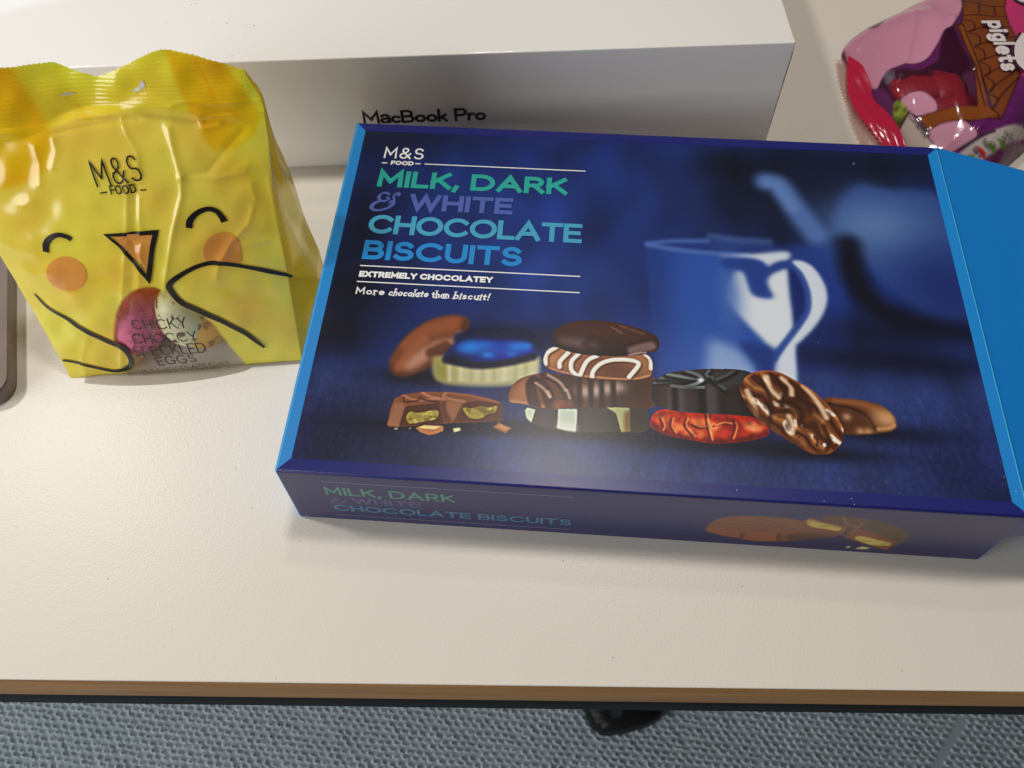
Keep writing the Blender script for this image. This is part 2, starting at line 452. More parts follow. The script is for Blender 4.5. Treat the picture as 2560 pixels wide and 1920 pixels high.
def carpet():
    # one loop of pile: a low elongated lump; many laid in skewed rows, a seam between two tiles left open
    nu, nv = 7, 3
    lv = []
    for j in range(nv):
        e = math.pi / 2 * j / nv
        for i in range(nu): lv.append((math.cos(2 * math.pi * i / nu) * math.cos(e), math.sin(2 * math.pi * i / nu) * math.cos(e), math.sin(e)))
    lv = np.array(lv); ntop = len(lv)
    lq = [(j * nu + i, j * nu + (i + 1) % nu, (j + 1) * nu + (i + 1) % nu, (j + 1) * nu + i) for j in range(nv - 1) for i in range(nu)]
    V = []; Fq = []; k = 0
    s0, s1 = [(502.2,184.9),(454.7,133.8)]
    s0 = np.array(s0) / 1000; s1 = np.array(s1) / 1000; sd = (s1 - s0) / np.hypot(*(s1 - s0)); sn = np.array((-sd[1], sd[0]))
    rows = np.arange(-0.06, 0.46, 0.0068)
    for r_, y in enumerate(rows):
        for x in np.arange(-0.78, 0.78, 0.0098):
            px = x + (r_ % 2) * .0049 + rnd.gauss(0, .0007) + .002 * math.sin(y * 60)
            py = y + rnd.gauss(0, .0005) - (x) * .12
            if abs((np.array((px, py)) - s0) @ sn) < .0024: continue
            a = R(-24) + rnd.gauss(0, .22); ca, sa = math.cos(a), math.sin(a)
            l, w, h = .0046 * rnd.uniform(.75, 1.2), .0027 * rnd.uniform(.75, 1.25), .0017 * rnd.uniform(.6, 1.3)
            q = lv * (l, w, h)
            V.append(np.stack([px + q[:, 0] * ca - q[:, 1] * sa, py + q[:, 0] * sa + q[:, 1] * ca, FZ + .0005 + q[:, 2]], 1))
            Fq.append(np.array(lq) + k); k += ntop
    o = fast_mesh("carpet_pile", np.concatenate(V), np.concatenate(Fq), M_loop, None, True)
    tag(o, "blue grey looped carpet pile on the floor below the desk edge", "carpet", kind="stuff")
carpet()

# ------------------------------------------------------------------ desk
EY, ES = 0.0698, -0.032                      # near edge: y = EY + ES * x
DY = math.atan(ES)
def desk_top_mat():
    m = mat("laminate", (0.685, 0.645, 0.58, 1), 0.36, 0.4)
    nt = m.node_tree; b = nt.nodes["Principled BSDF"]
    tc = nt.nodes.new("ShaderNodeTexCoord")
    v = nt.nodes.new("ShaderNodeTexVoronoi"); v.inputs["Scale"].default_value = 1300; v.feature = 'SMOOTH_F1'; v.inputs["Smoothness"].default_value = 1
    n = nt.nodes.new("ShaderNodeTexNoise"); n.inputs["Scale"].default_value = 900; n.inputs["Detail"].default_value = 1
    ad = nt.nodes.new("ShaderNodeMath"); ad.operation = 'ADD'
    bp = nt.nodes.new("ShaderNodeBump"); bp.inputs["Strength"].default_value = 0.13; bp.inputs["Distance"].default_value = 0.00025
    nt.links.new(tc.outputs["Object"], v.inputs["Vector"]); nt.links.new(tc.outputs["Object"], n.inputs["Vector"])
    nt.links.new(v.outputs["Distance"], ad.inputs[0]); nt.links.new(n.outputs["Fac"], ad.inputs[1])
    nt.links.new(ad.outputs[0], bp.inputs["Height"]); nt.links.new(bp.outputs["Normal"], b.inputs["Normal"])
    # faint wear clouds
    n2 = nt.nodes.new("ShaderNodeTexNoise"); n2.inputs["Scale"].default_value = 9; n2.inputs["Detail"].default_value = 5
    r = nt.nodes.new("ShaderNodeMapRange"); r.inputs[3].default_value = .30; r.inputs[4].default_value = .40
    nt.links.new(tc.outputs["Object"], n2.inputs["Vector"]); nt.links.new(n2.outputs["Fac"], r.inputs[0]); nt.links.new(r.outputs[0], b.inputs["Roughness"])
    return m
def wood_mat():
    m = mat("oak_edging", None, 0.5, 0.2)
    nt = m.node_tree; b = nt.nodes["Principled BSDF"]
    tc = nt.nodes.new("ShaderNodeTexCoord"); mp = nt.nodes.new("ShaderNodeMapping"); mp.inputs["Scale"].default_value = (6, 300, 300)
    n = nt.nodes.new("ShaderNodeTexNoise"); n.inputs["Scale"].default_value = 1.6; n.inputs["Detail"].default_value = 6; n.inputs["Roughness"].default_value = .65
    r = nt.nodes.new("ShaderNodeValToRGB")
    r.color_ramp.elements[0].position = .3; r.color_ramp.elements[1].position = .72
    r.color_ramp.elements[0].color = (0.22, 0.10, 0.028, 1); r.color_ramp.elements[1].color = (0.43, 0.225, 0.068, 1)
    nt.links.new(tc.outputs["Object"], mp.inputs[0]); nt.links.new(mp.outputs[0], n.inputs["Vector"]); nt.links.new(n.outputs["Fac"], r.inputs[0]); nt.links.new(r.outputs[0], b.inputs["Base Color"])
    bp = nt.nodes.new("ShaderNodeBump"); bp.inputs["Strength"].default_value = .15; bp.inputs["Distance"].default_value = .0004
    nt.links.new(n.outputs["Fac"], bp.inputs["Height"]); nt.links.new(bp.outputs["Normal"], b.inputs["Normal"])
    return m
desk = empty("desk", (0, EY, 0), DY, "white laminate desk with oak edging under the boxes and sweet bags", "desk")
M_blackmetal = mat("black_metal", (0.003, 0.003, 0.0035, 1), 0.6, 0.08)
rbox("laminate_sheet", -1.1, 1.1, 0.0003, 1.3, -0.0012, 0, desk_top_mat(), desk, 0.0004, 2)
rbox("tabletop_core", -1.1, 1.1, 0.0022, 1.299, -0.0235, -0.00123, mat("chipboard", (.3, .22, .13, 1), .8), desk, 0.0001, 1)
rbox("edge_band", -1.1, 1.1, 0, 0.0021, -0.0238, -0.00125, wood_mat(), desk, 0.0004, 2)
rbox("frame_rail", -1.05, 1.05, 0.0009, 0.035, -0.044, -0.0239, M_blackmetal, desk, 0.0008, 2)

# black foot under the desk edge
def foot():
    top = [(75.8,209.8),(75.2,193.4),(78.4,186.4),(80.6,179.6),(85.8,177),(88.7,172.7),(95.3,171.3),(110.1,172.3),(130.5,176.1),(149,182.1),(157.7,187.4),(159.7,193.8),(160.8,208.1)]
    p = smooth_poly(np.array(top) / 1000, 4); cx, cy = p.mean(0); n = len(p); V = []; F = []
    prof = [(1.0, 0.0), (1.0, .018), (.97, .026), (.86, .031), (.5, .034)]
    for s_, h in prof:
        for x, y in p: V.append((cx + (x - cx) * s_, cy + (y - cy) * s_, FZ + .001 + h))
    for k in range(len(prof) - 1):
        for i in range(n):
            j = (i + 1) % n; F.append((k * n + j, k * n + i, (k + 1) * n + i, (k + 1) * n + j))
    V.append((cx, cy, FZ + .035)); c = len(V) - 1; b = (len(prof) - 1) * n
    for i in range(n): F.append((b + (i + 1) % n, b + i, c))
    t = empty("furniture_foot", (cx, cy, FZ), 0, "black rounded foot on the carpet just below the desk edge", "furniture foot")
    V = [(x - cx, y - cy, z - FZ) for x, y, z in V]
    mesh_obj("foot_body", V, F, mat("black_plastic", (0.006, 0.006, 0.007, 1), 0.5, 0.3), t, True)
    g = [(99.5,192),(107.4,194.9),(115.1,195.1),(111.1,184.9),(101.6,183.4)]
    q = [(a / 1000 - cx, b_ / 1000 - cy) for a, b_ in g]
    V = [(x, y, .036) for x, y in q] + [(x, y, .033) for x, y in q]; m_ = len(q)
    F = [tuple(range(m_))] + [(i, m_ + i, m_ + (i + 1) % m_, (i + 1) % m_) for i in range(m_)]
    mesh_obj("foot_cap", V, F, mat("dull_cap", (0.03, 0.035, 0.04, 1), 0.35), t)
foot()

# ------------------------------------------------------------------ white laptop box
MY = R(1.18875); MH = 0.0651; MW, MD = 0.40, 0.26
mac = empty("laptop_box", (0.1293, 0.3296, 0), MY, "white laptop box standing behind the blue biscuit box, black lettering on its side", "laptop box")
M_mac = mat("white_card", (0.80, 0.785, 0.765, 1), 0.5, 0.5, 0.55, 0.05)
M_seam = mat("seam_shadow_gap", (0.25, 0.22, 0.2, 1), 0.8)
rbox("lid", -MW, 0, 0, MD, 0.0012, MH, M_mac, mac, 0.0007, 3)
rbox("base_tray", -MW + .0006, -.0006, .0006, MD - .0006, 0, .0020, mat("tray_card", (.62, .61, .6, 1), .6), mac, 0.0003, 2)
rbox("edge_seam", -0.0001, .00045, .0008, .0022, .003, MH - .006, M_seam, mac, 0.0001, 1)
ink = Ink()
t0, t1 = [(-197.68,27.38),(-138.98,26.74)]
ink.text("MqcBook Pro", (t0[0], t0[1] - .2), (t1[0], t0[1] - .2), 7.8, 1.4, gap=.2)
ink.build("lettering", lambda u, v, o: np.stack([u, -o, v], 1) / 1000, mat("black_ink", (0.004, 0.004, 0.004, 1), 0.4), mac, 0.06)
# dust on the lid and on the desk
M_dust = mat("dust", (0.05, 0.045, 0.04, 1), 0.9)
dust_me = None
def speck(x, y, z, s, label, group):
    global dust_me
    if dust_me is None:
        o = mesh_obj("dust_speck", [(1, 0, 0), (.2, .9, 0), (-.9, .4, 0), (-.7, -.7, 0), (.4, -.8, 0), (.1, 0, .6), (0, 0, -.05)],
                     [(0, 1, 5), (1, 2, 5), (2, 3, 5), (3, 4, 5), (4, 0, 5), (1, 0, 6), (2, 1, 6), (3, 2, 6), (4, 3, 6), (0, 4, 6)], M_dust)
        dust_me = o.data
    else:
        o = bpy.data.objects.new("dust_speck", dust_me); COL.objects.link(o)
    o.location = (x, y, z); o.scale = (s * rnd.uniform(.7, 1.3), s * rnd.uniform(.6, 1.1), s); o.rotation_euler = (0, 0, rnd.uniform(0, 6))
    tag(o, label, "dust", group)
for (x, y), s in zip([(-145.6,365.7),(-143.4,366.2),(-155,352.5),(-133.4,352.1),(-126.7,351.3),(-117.8,349.3),(-114.1,349.2),(-117.8,344.2),(-121,328.4),(-198.7,330.3)], (.55, .6, .4, .6, .8, .5, .7, .4, .7, .45)):
    speck(x / 1000, y / 1000, MH, s * .0005, "tiny dark speck of dust on the white laptop box lid", "dust specks on the white box")
for (x, y) in [(-194.9,133.6),(-196.9,189.6),(-170.2,167.5),(-146.2,168.4),(-112.5,157.6),(-102.2,181.3),(-83.1,125.8),(-86,74.1),(34,78.9),(84.2,104),(136,72.3),(-154.2,112.2),(18,115.6),(155.3,345.5),(-103.6,139.9),(-122.4,147.3)]:
    speck(x / 1000, y / 1000, 0, .00022, "tiny dark speck of dust on the white desk top", "dust specks on the desk")

lint_me = None
def lint(x, y, s):
    global lint_me
    if lint_me is None:
        o = mesh_obj("lint_speck", [(1, 0, 0), (0, .8, 0), (-1, .1, 0), (-.2, -.7, 0), (0, 0, .5)], [(0, 1, 4), (1, 2, 4), (2, 3, 4), (3, 0, 4), (0, 3, 2, 1)], mat("pale_lint", (.7, .7, .72, 1), .8)); lint_me = o.data
    else: o = bpy.data.objects.new("lint_speck", lint_me); COL.objects.link(o)
    o.location = (x, y, 0.0412 + .00016); o.scale = (s, s, s); o.rotation_euler = (0, 0, rnd.uniform(0, 6))
    tag(o, "tiny pale speck of lint on the blue biscuit box lid", "lint", "lint specks on the biscuit box lid")
for (x, y), s in zip([(151.2,278.5),(76.7,124.8),(105.9,119.9),(115.5,120.6),(116,118.4),(81.2,196.7),(79.6,191),(87.4,194.2),(117.1,185.3),(88.1,190.8),(170,127.7),(172.4,122.1),(13.8,142.5),(57.6,139.9)], (.5, .4, .3, .35, .3, .22, .22, .22, .25, .2, .35, .4, .25, .25)):
    lint(x / 1000, y / 1000, s / 1700)

# ------------------------------------------------------------------ blue biscuit box
BL, BW, BH = 260.0, 176.1, 41.2
box = empty("biscuit_box", (-0.0843, 0.1358, 0), R(-5.1777), "large dark blue biscuit box with mug and chocolate biscuit picture on its lid", "biscuit box")
M_navy = mat("navy_card", P(20, 24, 98), 0.35, 0.5, 0.25, 0.2)
M_cyan = mat("cyan_card", P(4, 122, 196, 1.1), 0.4, 0.5, 0, 0.2)
M_lid = mat("printed_lid", None, 0.26, 0.5, 0, 0.22, attr="print", bump=(700, .04, .0003, 2))
M_front = mat("printed_side", None, 0.33, 0.5, 0.12, 0.2, attr="print", bump=(900, .12, .0003, 2))
rbox("carton", 0, BL / 1000, 0, BW / 1000, 0.0002, BH / 1000, [M_navy, M_cyan], box, 0.0007, 3,
     lambda c, n: 1 if (c.x < .0006 or c.x > BL / 1000 - .0006) else 0)

pt = Paint(0, BL, 0, BW, 0.30, (24, 40, 98))
V_ = pt.Y / BW; U_ = pt.X / BL
# backdrop and table top of the printed photograph
pt.C[:] = np.array((19, 40, 104))
pt.blob((20, 168), 34, 16, (13, 17, 40), .95)
pt.blob((14, 120), 9, 34, (11, 12, 28), .9)
pt.blob((16, 84), 20, 24, (10, 10, 24), .96)
pt.blob((10, 60), 18, 14, (13, 14, 34), .9)
pt.blob((70, 120), 50, 42, (32, 54, 128), .7)
pt.blob((98, 92), 26, 16, (40, 72, 150), .55)
pt.blob((110, 150), 40, 20, (26, 44, 104), .6)
for q, rx, ry in (([(203.06,149.43)][0], 40, 26), ([(175.24,136.24)][0], 34, 22), ([(235.47,162.17)][0], 40, 12), ([(172.13,159.37)][0], 26, 10)):
    pt.blob(q, rx, ry, (13, 20, 42), .85)
pt.blob([(126.45,128.09)][0], 22, 44, (30, 52, 122), .6)
pt.blob([(148.58,134.57)][0], 16, 20, (32, 52, 112), .5)
hz = [(23.87,40.48),(61.75,42.98)] + [(187.29,56.85),(257.27,61.45)]
pt.fill([(5.89,48.38),(40.11,41.55),(77.94,44.04)] + [(187.21,56.04),(270.68,62.33)] + [(275, -10), (-15, -10)], (46, 60, 116), .92, 4.5, False)
pt.fill([(-5, -5), (-5, 36), (40, 30), (70, 10), (70, -5)], (26, 28, 58), .8, 9, False)
pt.fill([(205, -5), (270, -5), (270, 45), (235, 34)], (24, 32, 78), .75, 10, False)
pt.blob((190, 48), 60, 16, (44, 64, 130), .5)
tb = np.clip((62 - pt.Y) / 25, 0, 1)
pt.grain(.035, 1.1, tb, .45, 3); pt.grain(.04, .5, tb, .5, 4); pt.grain(.09, 7, None, .6, 5)
pt.put(np.clip(pt.noise(.55, .35, 8) - 1.9, 0, 1) * tb, (86, 104, 160), .35)
# second mug, teapot and spoon, far out of focus
pt.fill([(188.85,115.21),(212.65,118.65),(207.41,57.37),(185.71,54.34)], (30, 56, 138), .95, 1.8, False)
pt.fill([(207.45,121.24),(209.97,133.32),(214.62,143.86),(222.47,151.7),(235.79,148.83),(249.49,149.16),(257.72,140.37),(259.51,89.36),(254.64,82.09),(244.39,82.29),(234.97,87.78),(224.6,97.84),(217.29,112.23),(212.59,118.16)], (46, 74, 142), 1, 2.0)
pt.blob([(226.67,127.37)][0], 23, 17, (96, 130, 184), .9)
pt.blob([(249.23,97.6)][0], 20, 22, (26, 42, 112), .85)
pt.stroke([(213.51,116.77),(213.65,100.79),(219.52,86.78),(230.77,78.83),(252.81,72.65)], 10, (9, 12, 28), .95, 4.5)
pt.blob([(231.33,73.77)][0], 40, 8, (12, 16, 38), .8)
pt.blob([(223.92,60.88)][0], 55, 7, (11, 15, 40), .9)
pt.blob([(251.83,67.61)][0], 16, 6, (34, 52, 118), .6)
pt.stroke([(183.15,150.33),(187.67,149.01),(191.59,141.39),(195.93,131.43),(200.89,121.8)], 10.5, (86, 120, 186), .9, 3.6)
pt.stroke([(183.89,149.84),(187.53,147.41),(192.64,136.3)], 5, (108, 144, 206), .6, 3)
# mug in front
body = pt.fill([(131.63,112.36),(144.14,110.26),(158.79,109.28),(173.41,109.44),(188.38,111.54),(187.86,84.74),(186.58,50.8),(184.45,40.9),(135.66,37.67)], (34, 74, 164), 1, 1.2, False)
pt.blob([(135.63,81.37)][0], 12, 60, (22, 42, 108), .85, clip=body)
pt.blob([(149.06,82.24)][0], 15, 50, (48, 94, 186), .6, clip=body)
pt.blob([(151.41,52.89)][0], 22, 14, (60, 100, 185), .5, clip=body)
pt.fill([(131.63,112.56),(144.27,115.1),(157.64,116.34),(173.84,115.71),(188.68,113.28),(188.49,111.16),(169.84,110.65),(151.52,110.92)], (36, 58, 132), 1, 1.3)
pt.stroke([(131.26,112.34),(141.29,114.33),(156.12,115.46)], 2.2, (74, 108, 184), .8, 1.1)
pt.stroke([(132.36,111.64),(146.33,109.64),(160.24,108.99),(171.92,108.97)], 2.6, (80, 114, 190), .8, 1.2)
pt.stroke([(157.72,118.1),(168.01,116.8),(181.25,116.47)], 3.4, (92, 122, 188), .5, 1.8)
W1 = (224, 231, 240)
pt.fill([(160.17,107.65),(173.41,109.44),(188.39,111.73),(188.33,106.99),(184.03,105.77),(180.2,103.1),(177.52,105.92),(172.52,107.11)], W1, .95, .9)
ht = pt.fill([(164.61,95.82),(166.39,99.43),(168.64,100.87),(170.42,99.41),(171.53,94.44),(172.88,89.28),(176.17,87.8),(180.41,87.98),(179.3,91.76),(178.76,95.81),(180.48,99.41),(183.66,101.46),(187.81,102.84),(187.84,88.28),(187.63,73.3),(179.22,63.19),(174.68,67.97),(169.63,74.43),(165.14,80.64),(163.03,86.68)], W1, 1, 1.0)
pt.blob([(163.84,88.52)][0], 5, 20, (70, 108, 182), .8)
pt.fill([(161.91,106.06),(172.51,106.92),(177.48,105.36),(179.76,102.14),(178.26,96.69),(179.27,91.31),(180.57,88.17),(176.17,87.89),(172.89,89.46),(171.67,94.44),(170.42,99.41),(167.82,101.56),(162.75,101.24)], (34, 62, 142), .95, 1.0)
pt.fill([(179.8,102.7),(184.03,105.77),(189.2,107.04),(194.07,105.1),(191.72,103.09),(187.75,103.02),(183.68,101.65),(180.26,99.39),(178.4,96.7),(178.11,99.44)], (36, 62, 140), .95, .9)
pt.fill([(188.24,102.87),(191.45,100.29),(193.9,94.05),(194.1,86.91),(192.35,80.65),(187.96,73.91),(187.86,84.74)], (22, 40, 106), 1, .8)
pt.fill([(189.88,106.52),(193.92,107.15),(198.27,103.88),(201.25,97.07),(202.1,90.8),(201.04,85.06),(198.43,79.14),(194.34,73.05),(189.31,67.25),(187.3,64.05),(186.54,50.4),(185.11,40.95),(178.53,40.51),(178.05,52.23),(178.65,56.29),(180.92,60.92),(184.47,66.52),(188.94,72.7),(192.8,79.64),(194.29,86.04),(194.35,93.54),(192.58,100.18)], (216, 226, 240), 1, .6)
pt.stroke([(178.72,58.73),(181.85,63.86),(188.2,73.5),(192.77,80.68),(194.33,86.48),(194.21,93.62),(192.22,100.8),(189,104.78)], 2.4, (44, 74, 156), .9, .9)
pt.fill([(154.62,64.57),(160.77,64.31),(166.08,61.84),(169.85,57.33),(172.68,51.88),(174.58,40.25),(154.15,38.9)], (160, 184, 228), .85, 2.2)
pt.fill([(166.29,65.34),(173.09,64.95),(178.99,62.02),(176.03,40.35),(174.58,40.25),(172.68,51.88),(169.9,58.15)], (27, 52, 128), .95, 1.2)
# shadows the biscuits throw in the picture
SH = (12, 13, 32)
pt.blob([(49.85,42.19)][0], 22, 4, SH, .95); pt.blob([(76.48,63.01)][0], 20, 6, (10, 14, 42), .95)
pt.blob([(49.26,21.16)][0], 30, 2.6, SH, .9); pt.blob([(73.19,23.95)][0], 14, 3, SH, .8)
pt.blob([(108.81,22.17)][0], 40, 3, SH, .95); pt.blob([(130.57,26.58)][0], 14, 8, SH, .6)
pt.blob([(155.39,21.19)][0], 34, 4, SH, .98); pt.blob([(190.78,19.52)][0], 26, 3, SH, .9); pt.blob([(212.73,29.11)][0], 26, 4, SH, .85)
snap = pt.C.copy()
# left leaning biscuit (soft focus)
c = pt.fill([(34.13,46.96),(34.16,50.56),(37.32,57.76),(42.55,64.89),(48.8,69.44),(55.98,71.3),(60.91,70.37),(62.12,67.88),(61.54,64.07),(59.03,58.5),(54.64,52.89),(49.31,46.66),(43.73,43.07),(38.99,41.8),(35.57,43.5)], (120, 64, 38), 1, .8)
pt.stroke([(35.14,43.79),(39.98,42.5),(45.16,44.77),(53.07,52.13),(59.44,59.87),(61.76,67.52)], 5, (74, 36, 20), .8, 2, c)
pt.fill([(38.86,46.62),(43.01,52.79),(49.1,57.52),(56.67,59.69),(54.82,56.22),(50.64,53.95),(48.44,49.21),(41.94,44.24)], (196, 142, 118), .9, 1.6, clip=c)
pt.stroke([(39.72,56.57),(46.73,63.11),(55.86,67.13)], 6, (158, 88, 52), .7, 2.4, c)
pt.stroke([(56.81,58.36),(59.17,62.56)], 3, (210, 160, 140), .6, 1.2, c); pt.stroke([(49.61,53.22),(54.27,56.18)], 5, (92, 48, 30), .8, 1.4, c)
pt.stroke([(37.41,45.23),(40.34,51.96),(46.12,59)], 3, (170, 100, 64), .6, 1.6, c)
# white scalloped biscuit and blue foil
c = pt.fill([(50.66,50),(51.43,43.58),(54.41,40.46),(62.1,39.51),(72.88,39.78),(82.49,41.04),(88.81,43.48),(90.82,46.17),(90.56,52.62),(88.19,53.77),(53.14,51.48)], (203, 199, 158), 1, .9)
pt.blob([(52.8,44.95)][0], 8, 16, (140, 134, 60), .85, clip=c)
q4 = np.array([(17.69,78.04),(132.13,85.4),(28.25,13.85),(131.55,20.75)])
def z4(x, y):
    u, v = x / 2000, y / 1000
    return tuple(q4[0] * (1 - u) * (1 - v) + q4[1] * u * (1 - v) + q4[2] * (1 - u) * v + q4[3] * u * v)
for x in (620, 700, 770, 850, 930, 1000, 1075, 1150):
    pt.stroke([z4(x, 462), z4(x, 606)], 1.6, (174, 168, 122) if x % 20 else (226, 222, 190), .55, 1.0, c)
pt.stroke([(56.73,39.15),(72.9,39.59),(88.85,42.85)], 3, (150, 146, 110), .5, 1.4, c)
c = pt.fill([(54.86,50.93),(57.03,56.36),(61.04,60.65),(70.91,62.78),(82.07,63.03),(88.12,59.73),(87.57,55.05),(83.36,52.15),(72.05,49.45),(61.09,49.38)], (14, 34, 150), 1, 1.0)
pt.blob([(58.15,51.15)][0], 10, 7, (8, 12, 52), .9, clip=c); pt.stroke([(55.48,50.32),(66.65,48.58),(77.46,50.33),(87.65,53.74)], 3.2, (8, 12, 44), .9, 1.2)
pt.stroke([(59.93,60.58),(70.88,63.19),(83.18,63.1),(88.35,60.41)], 6, (9, 14, 60), .85, 1.6)
for q, r_, k in (((775,375), 7, 1), ((870,360), 4, .5), ((1085,375), 5, .9), ((1150,368), 4, .9), ((885,430), 3.4, .9), ((1050,425), 3, .6), ((960,390), 6, .35), ((730,390), 4, .5)):
    pt.blob(z4(*q), r_ * .8, r_ * .5, (18, 122, 226), k, clip=c)
# broken milk chocolate biscuit with crumb
c = pt.fill([(37.04,20.94),(37.34,27.92),(38.19,32.11),(41.15,34.05),(48.49,35.66),(57.06,36.22),(65.71,35.79),(73.34,34.44),(77.85,32.88),(78.64,25.39),(68.96,24.15),(60.61,23.35),(56.47,22.6),(41.47,20.28),(37.75,20.39)], (126, 76, 50), 1, .08, False)
pt.fill([(37.23,21.08),(38.45,30.27),(42.31,30.28),(41.25,20.33),(37.75,20.39)], (158, 106, 78), .9, .5, False, c)
pt.fill([(42.48,28.27),(43.42,29.25),(54.66,31.34),(57.6,22.91),(41.36,20.28)], (88, 50, 30), 1, .12, False, c)
pt.fill([(60.59,23.53),(63.53,31.93),(69.18,33.11),(77.85,32.88),(78.65,25.27)], (92, 52, 32), 1, .12, False, c)
pt.fill([(56.66,32.59),(63.51,32.12),(60.59,23.47),(57.79,27.76)], (162, 106, 76), .9, .7, False, c)
pt.fill([(54.66,31.34),(56.93,32.61),(58,27.77),(60.59,23.47),(57.6,22.91)], (102, 60, 40), .9, .5, False, c)
cr = np.maximum(pt.mask([(43.44,24.38),(44.54,26.88),(47.49,26.71),(51.1,27.62),(54.8,27.86),(54.63,24.82),(52.09,23.87),(49.54,23.1),(45.18,22.09)], .1), pt.mask([(63.95,29.87),(66.82,29.88),(69.92,30.88),(73.67,30.64),(76.04,31.53),(75.67,28.94),(72.85,27.85),(70.38,25.87),(66.68,25.92),(64.44,28.2)], .1))
pt.put(cr, (168, 148, 66), .95); pt.put(cr * np.clip(pt.noise(.6, 1, 21), 0, 1), (112, 92, 30), .7); pt.put(cr * np.clip(pt.noise(.5, 1, 22) - .3, 0, 1), (206, 188, 104), .7)
pt.stroke([(41.24,33.43),(46.81,31.94),(54.16,33.35)], 1.0, (170, 112, 80), .8, .28, c); pt.stroke([(48.11,35.26),(51.99,33.52),(56.34,33.06)], 1.2, (182, 124, 92), .8, .6, c)
pt.stroke([(56.88,35.83),(56.2,34.29),(59.55,33.09),(63.89,32.57)], 1.2, (176, 120, 90), .8, .6, c); pt.stroke([(58.17,35.92),(66.32,35.09),(76.66,32.99)], 1.0, (160, 104, 72), .6, .8, c)
pt.stroke([(41.43,32.82),(42.11,31.01),(46.83,31.81),(47.46,33.22),(48.91,32.38),(54.64,31.53)], .8, (84, 46, 28), .8, .22, c)
for poly, col in (([(47.44,20.56),(49.3,20.87),(50.25,21.71),(52.86,21.88),(57.35,21.82),(57.62,19.93),(55.36,18.6),(52.83,17.84),(49.58,18.69)], (180, 122, 78)), ([(48.25,20.8),(50.27,21.53),(56.58,21.65),(54.63,20.33),(50.96,20.2)], (226, 196, 128)), ([(61.06,21.05),(63.32,21.62),(63.91,20.47),(61.55,19.49)], (212, 206, 160)), ([(75.3,22.6),(77.58,24.84),(78.71,23.84),(82.32,22.65),(80.03,20.36)], (140, 92, 58)), ([(76.42,22.97),(78.18,23.98),(81.17,22.57),(79.69,21.41)], (178, 128, 88)), ([(74.45,18.4),(75.44,19.06),(76.42,17.95),(75.07,17.27)], (70, 44, 30)), ([(39.71,19.63),(40.72,20),(41.17,19.43),(40.05,19.12)], (150, 160, 130)), ([(45.17,20.17),(45.77,20.45),(45.85,19.86),(45.34,19.71)], (150, 160, 130))):
    pt.fill(poly, col, 1, .08, False)
# middle stack: striped biscuit at the bottom
c = pt.fill([(86.57,29.67),(87.38,31.86),(105.32,33.35),(129.05,36.03),(130.88,33.22),(131.51,27.84),(130.82,25.11),(125.37,23.39),(104.67,22.01),(95.25,23.04),(89.93,24.77),(87.43,27)], (68, 58, 58), 1, .1)
pt.fill([(116.06,22.77),(119.05,33.04),(129.58,36.06),(131.58,23.69)], (50, 44, 32), .7, 2, False, c)
pt.fill([(86.42,30.27),(87.3,31.54),(90.2,30.82),(89.15,25.49),(87.16,26.98)], (196, 206, 186), 1, .12, False, c)
pt.fill([(98.62,31.69),(105.36,32.13),(105.5,27.9),(105.18,22.04),(98.45,23.73)], (198, 206, 190), 1, .12, False, c)
pt.fill([(98.83,26.86),(105.59,25.51),(105.19,21.93),(98.46,23.55)], (222, 226, 216), .8, 1, False, c)
pt.fill([(116.09,33.58),(124.41,33.88),(124.63,32.2),(124.75,24.12),(121.65,23.38),(119.59,31.25)], (172, 174, 116), 1, .12, False, c)
pt.fill([(122.63,32.06),(124.63,32.8),(124.75,23.94),(122.58,23.68)], (130, 84, 36), .9, .6, False, c)
pt.fill([(124.42,33.09),(126.41,33.53),(130.85,28.99),(129.52,24.44),(124.75,23.94)], (60, 48, 30), .8, 1, False, c)
pt.stroke([(89.98,23.88),(104.67,21.89),(125.37,23.27)], 1.4, (30, 22, 22), .8, .8)
# oblong with dark stripes
c = pt.fill([(80.31,34.15),(80.08,37.24),(81.41,41.1),(84.44,44.15),(90.26,46.45),(96.2,46.84),(115.68,45.76),(131.79,47.59),(134.98,45.26),(133.53,35.22),(126.41,34.02),(115.88,33.69),(100.08,32.09),(95.88,31.5),(91.62,31.95),(85.72,32.97),(81.17,33.29)], (106, 60, 38), 1, .1)
pt.fill([(80.35,33.54),(81.41,41.1),(86.02,44.89),(91.9,46.24),(89.57,39.75),(90.04,31.73)], (172, 112, 78), .95, 1.6, False, c)
pt.fill([(108.13,46.03),(135.56,48.15),(134.3,34.05),(110.63,32.48)], (54, 37, 27), .95, 5, False, c)
pt.stroke([(81.97,33.34),(89.49,32),(97.45,31.73)], 3, (196, 150, 118), .6, 1.2, c)
for s_ in ([(89.12,42.87),(88.06,41.54),(88.69,36.57),(90.13,32.04)], [(89.1,43.19),(92.14,41.8),(94.51,37.57),(95.85,32.11)], [(92.98,46.31),(97.95,44.09),(101.96,38.07),(102.68,33.18)], [(100.59,45.53),(103.96,41.95),(105.77,35.84)]):
    pt.stroke(s_, 4.2, (66, 34, 24), .9, .7, c)
for s_ in ([(89.69,42.28),(92.78,39.96),(95.09,36.68)], [(94.08,46.06),(98.53,43.17),(100.82,39.86)], [(101.35,39.9),(102.55,36.55)], [(94.45,38.82),(95.41,36.7)]):
    pt.stroke(s_, 1.1, (214, 176, 156), .7, .6, c)
for q in ([(107.78,39.7)][0], [(112.03,40.29)][0], [(115.48,41.46)][0], [(120.01,42.38)][0]): pt.blob(q, 3.4, 2.6, (196, 170, 160), .75, clip=c)
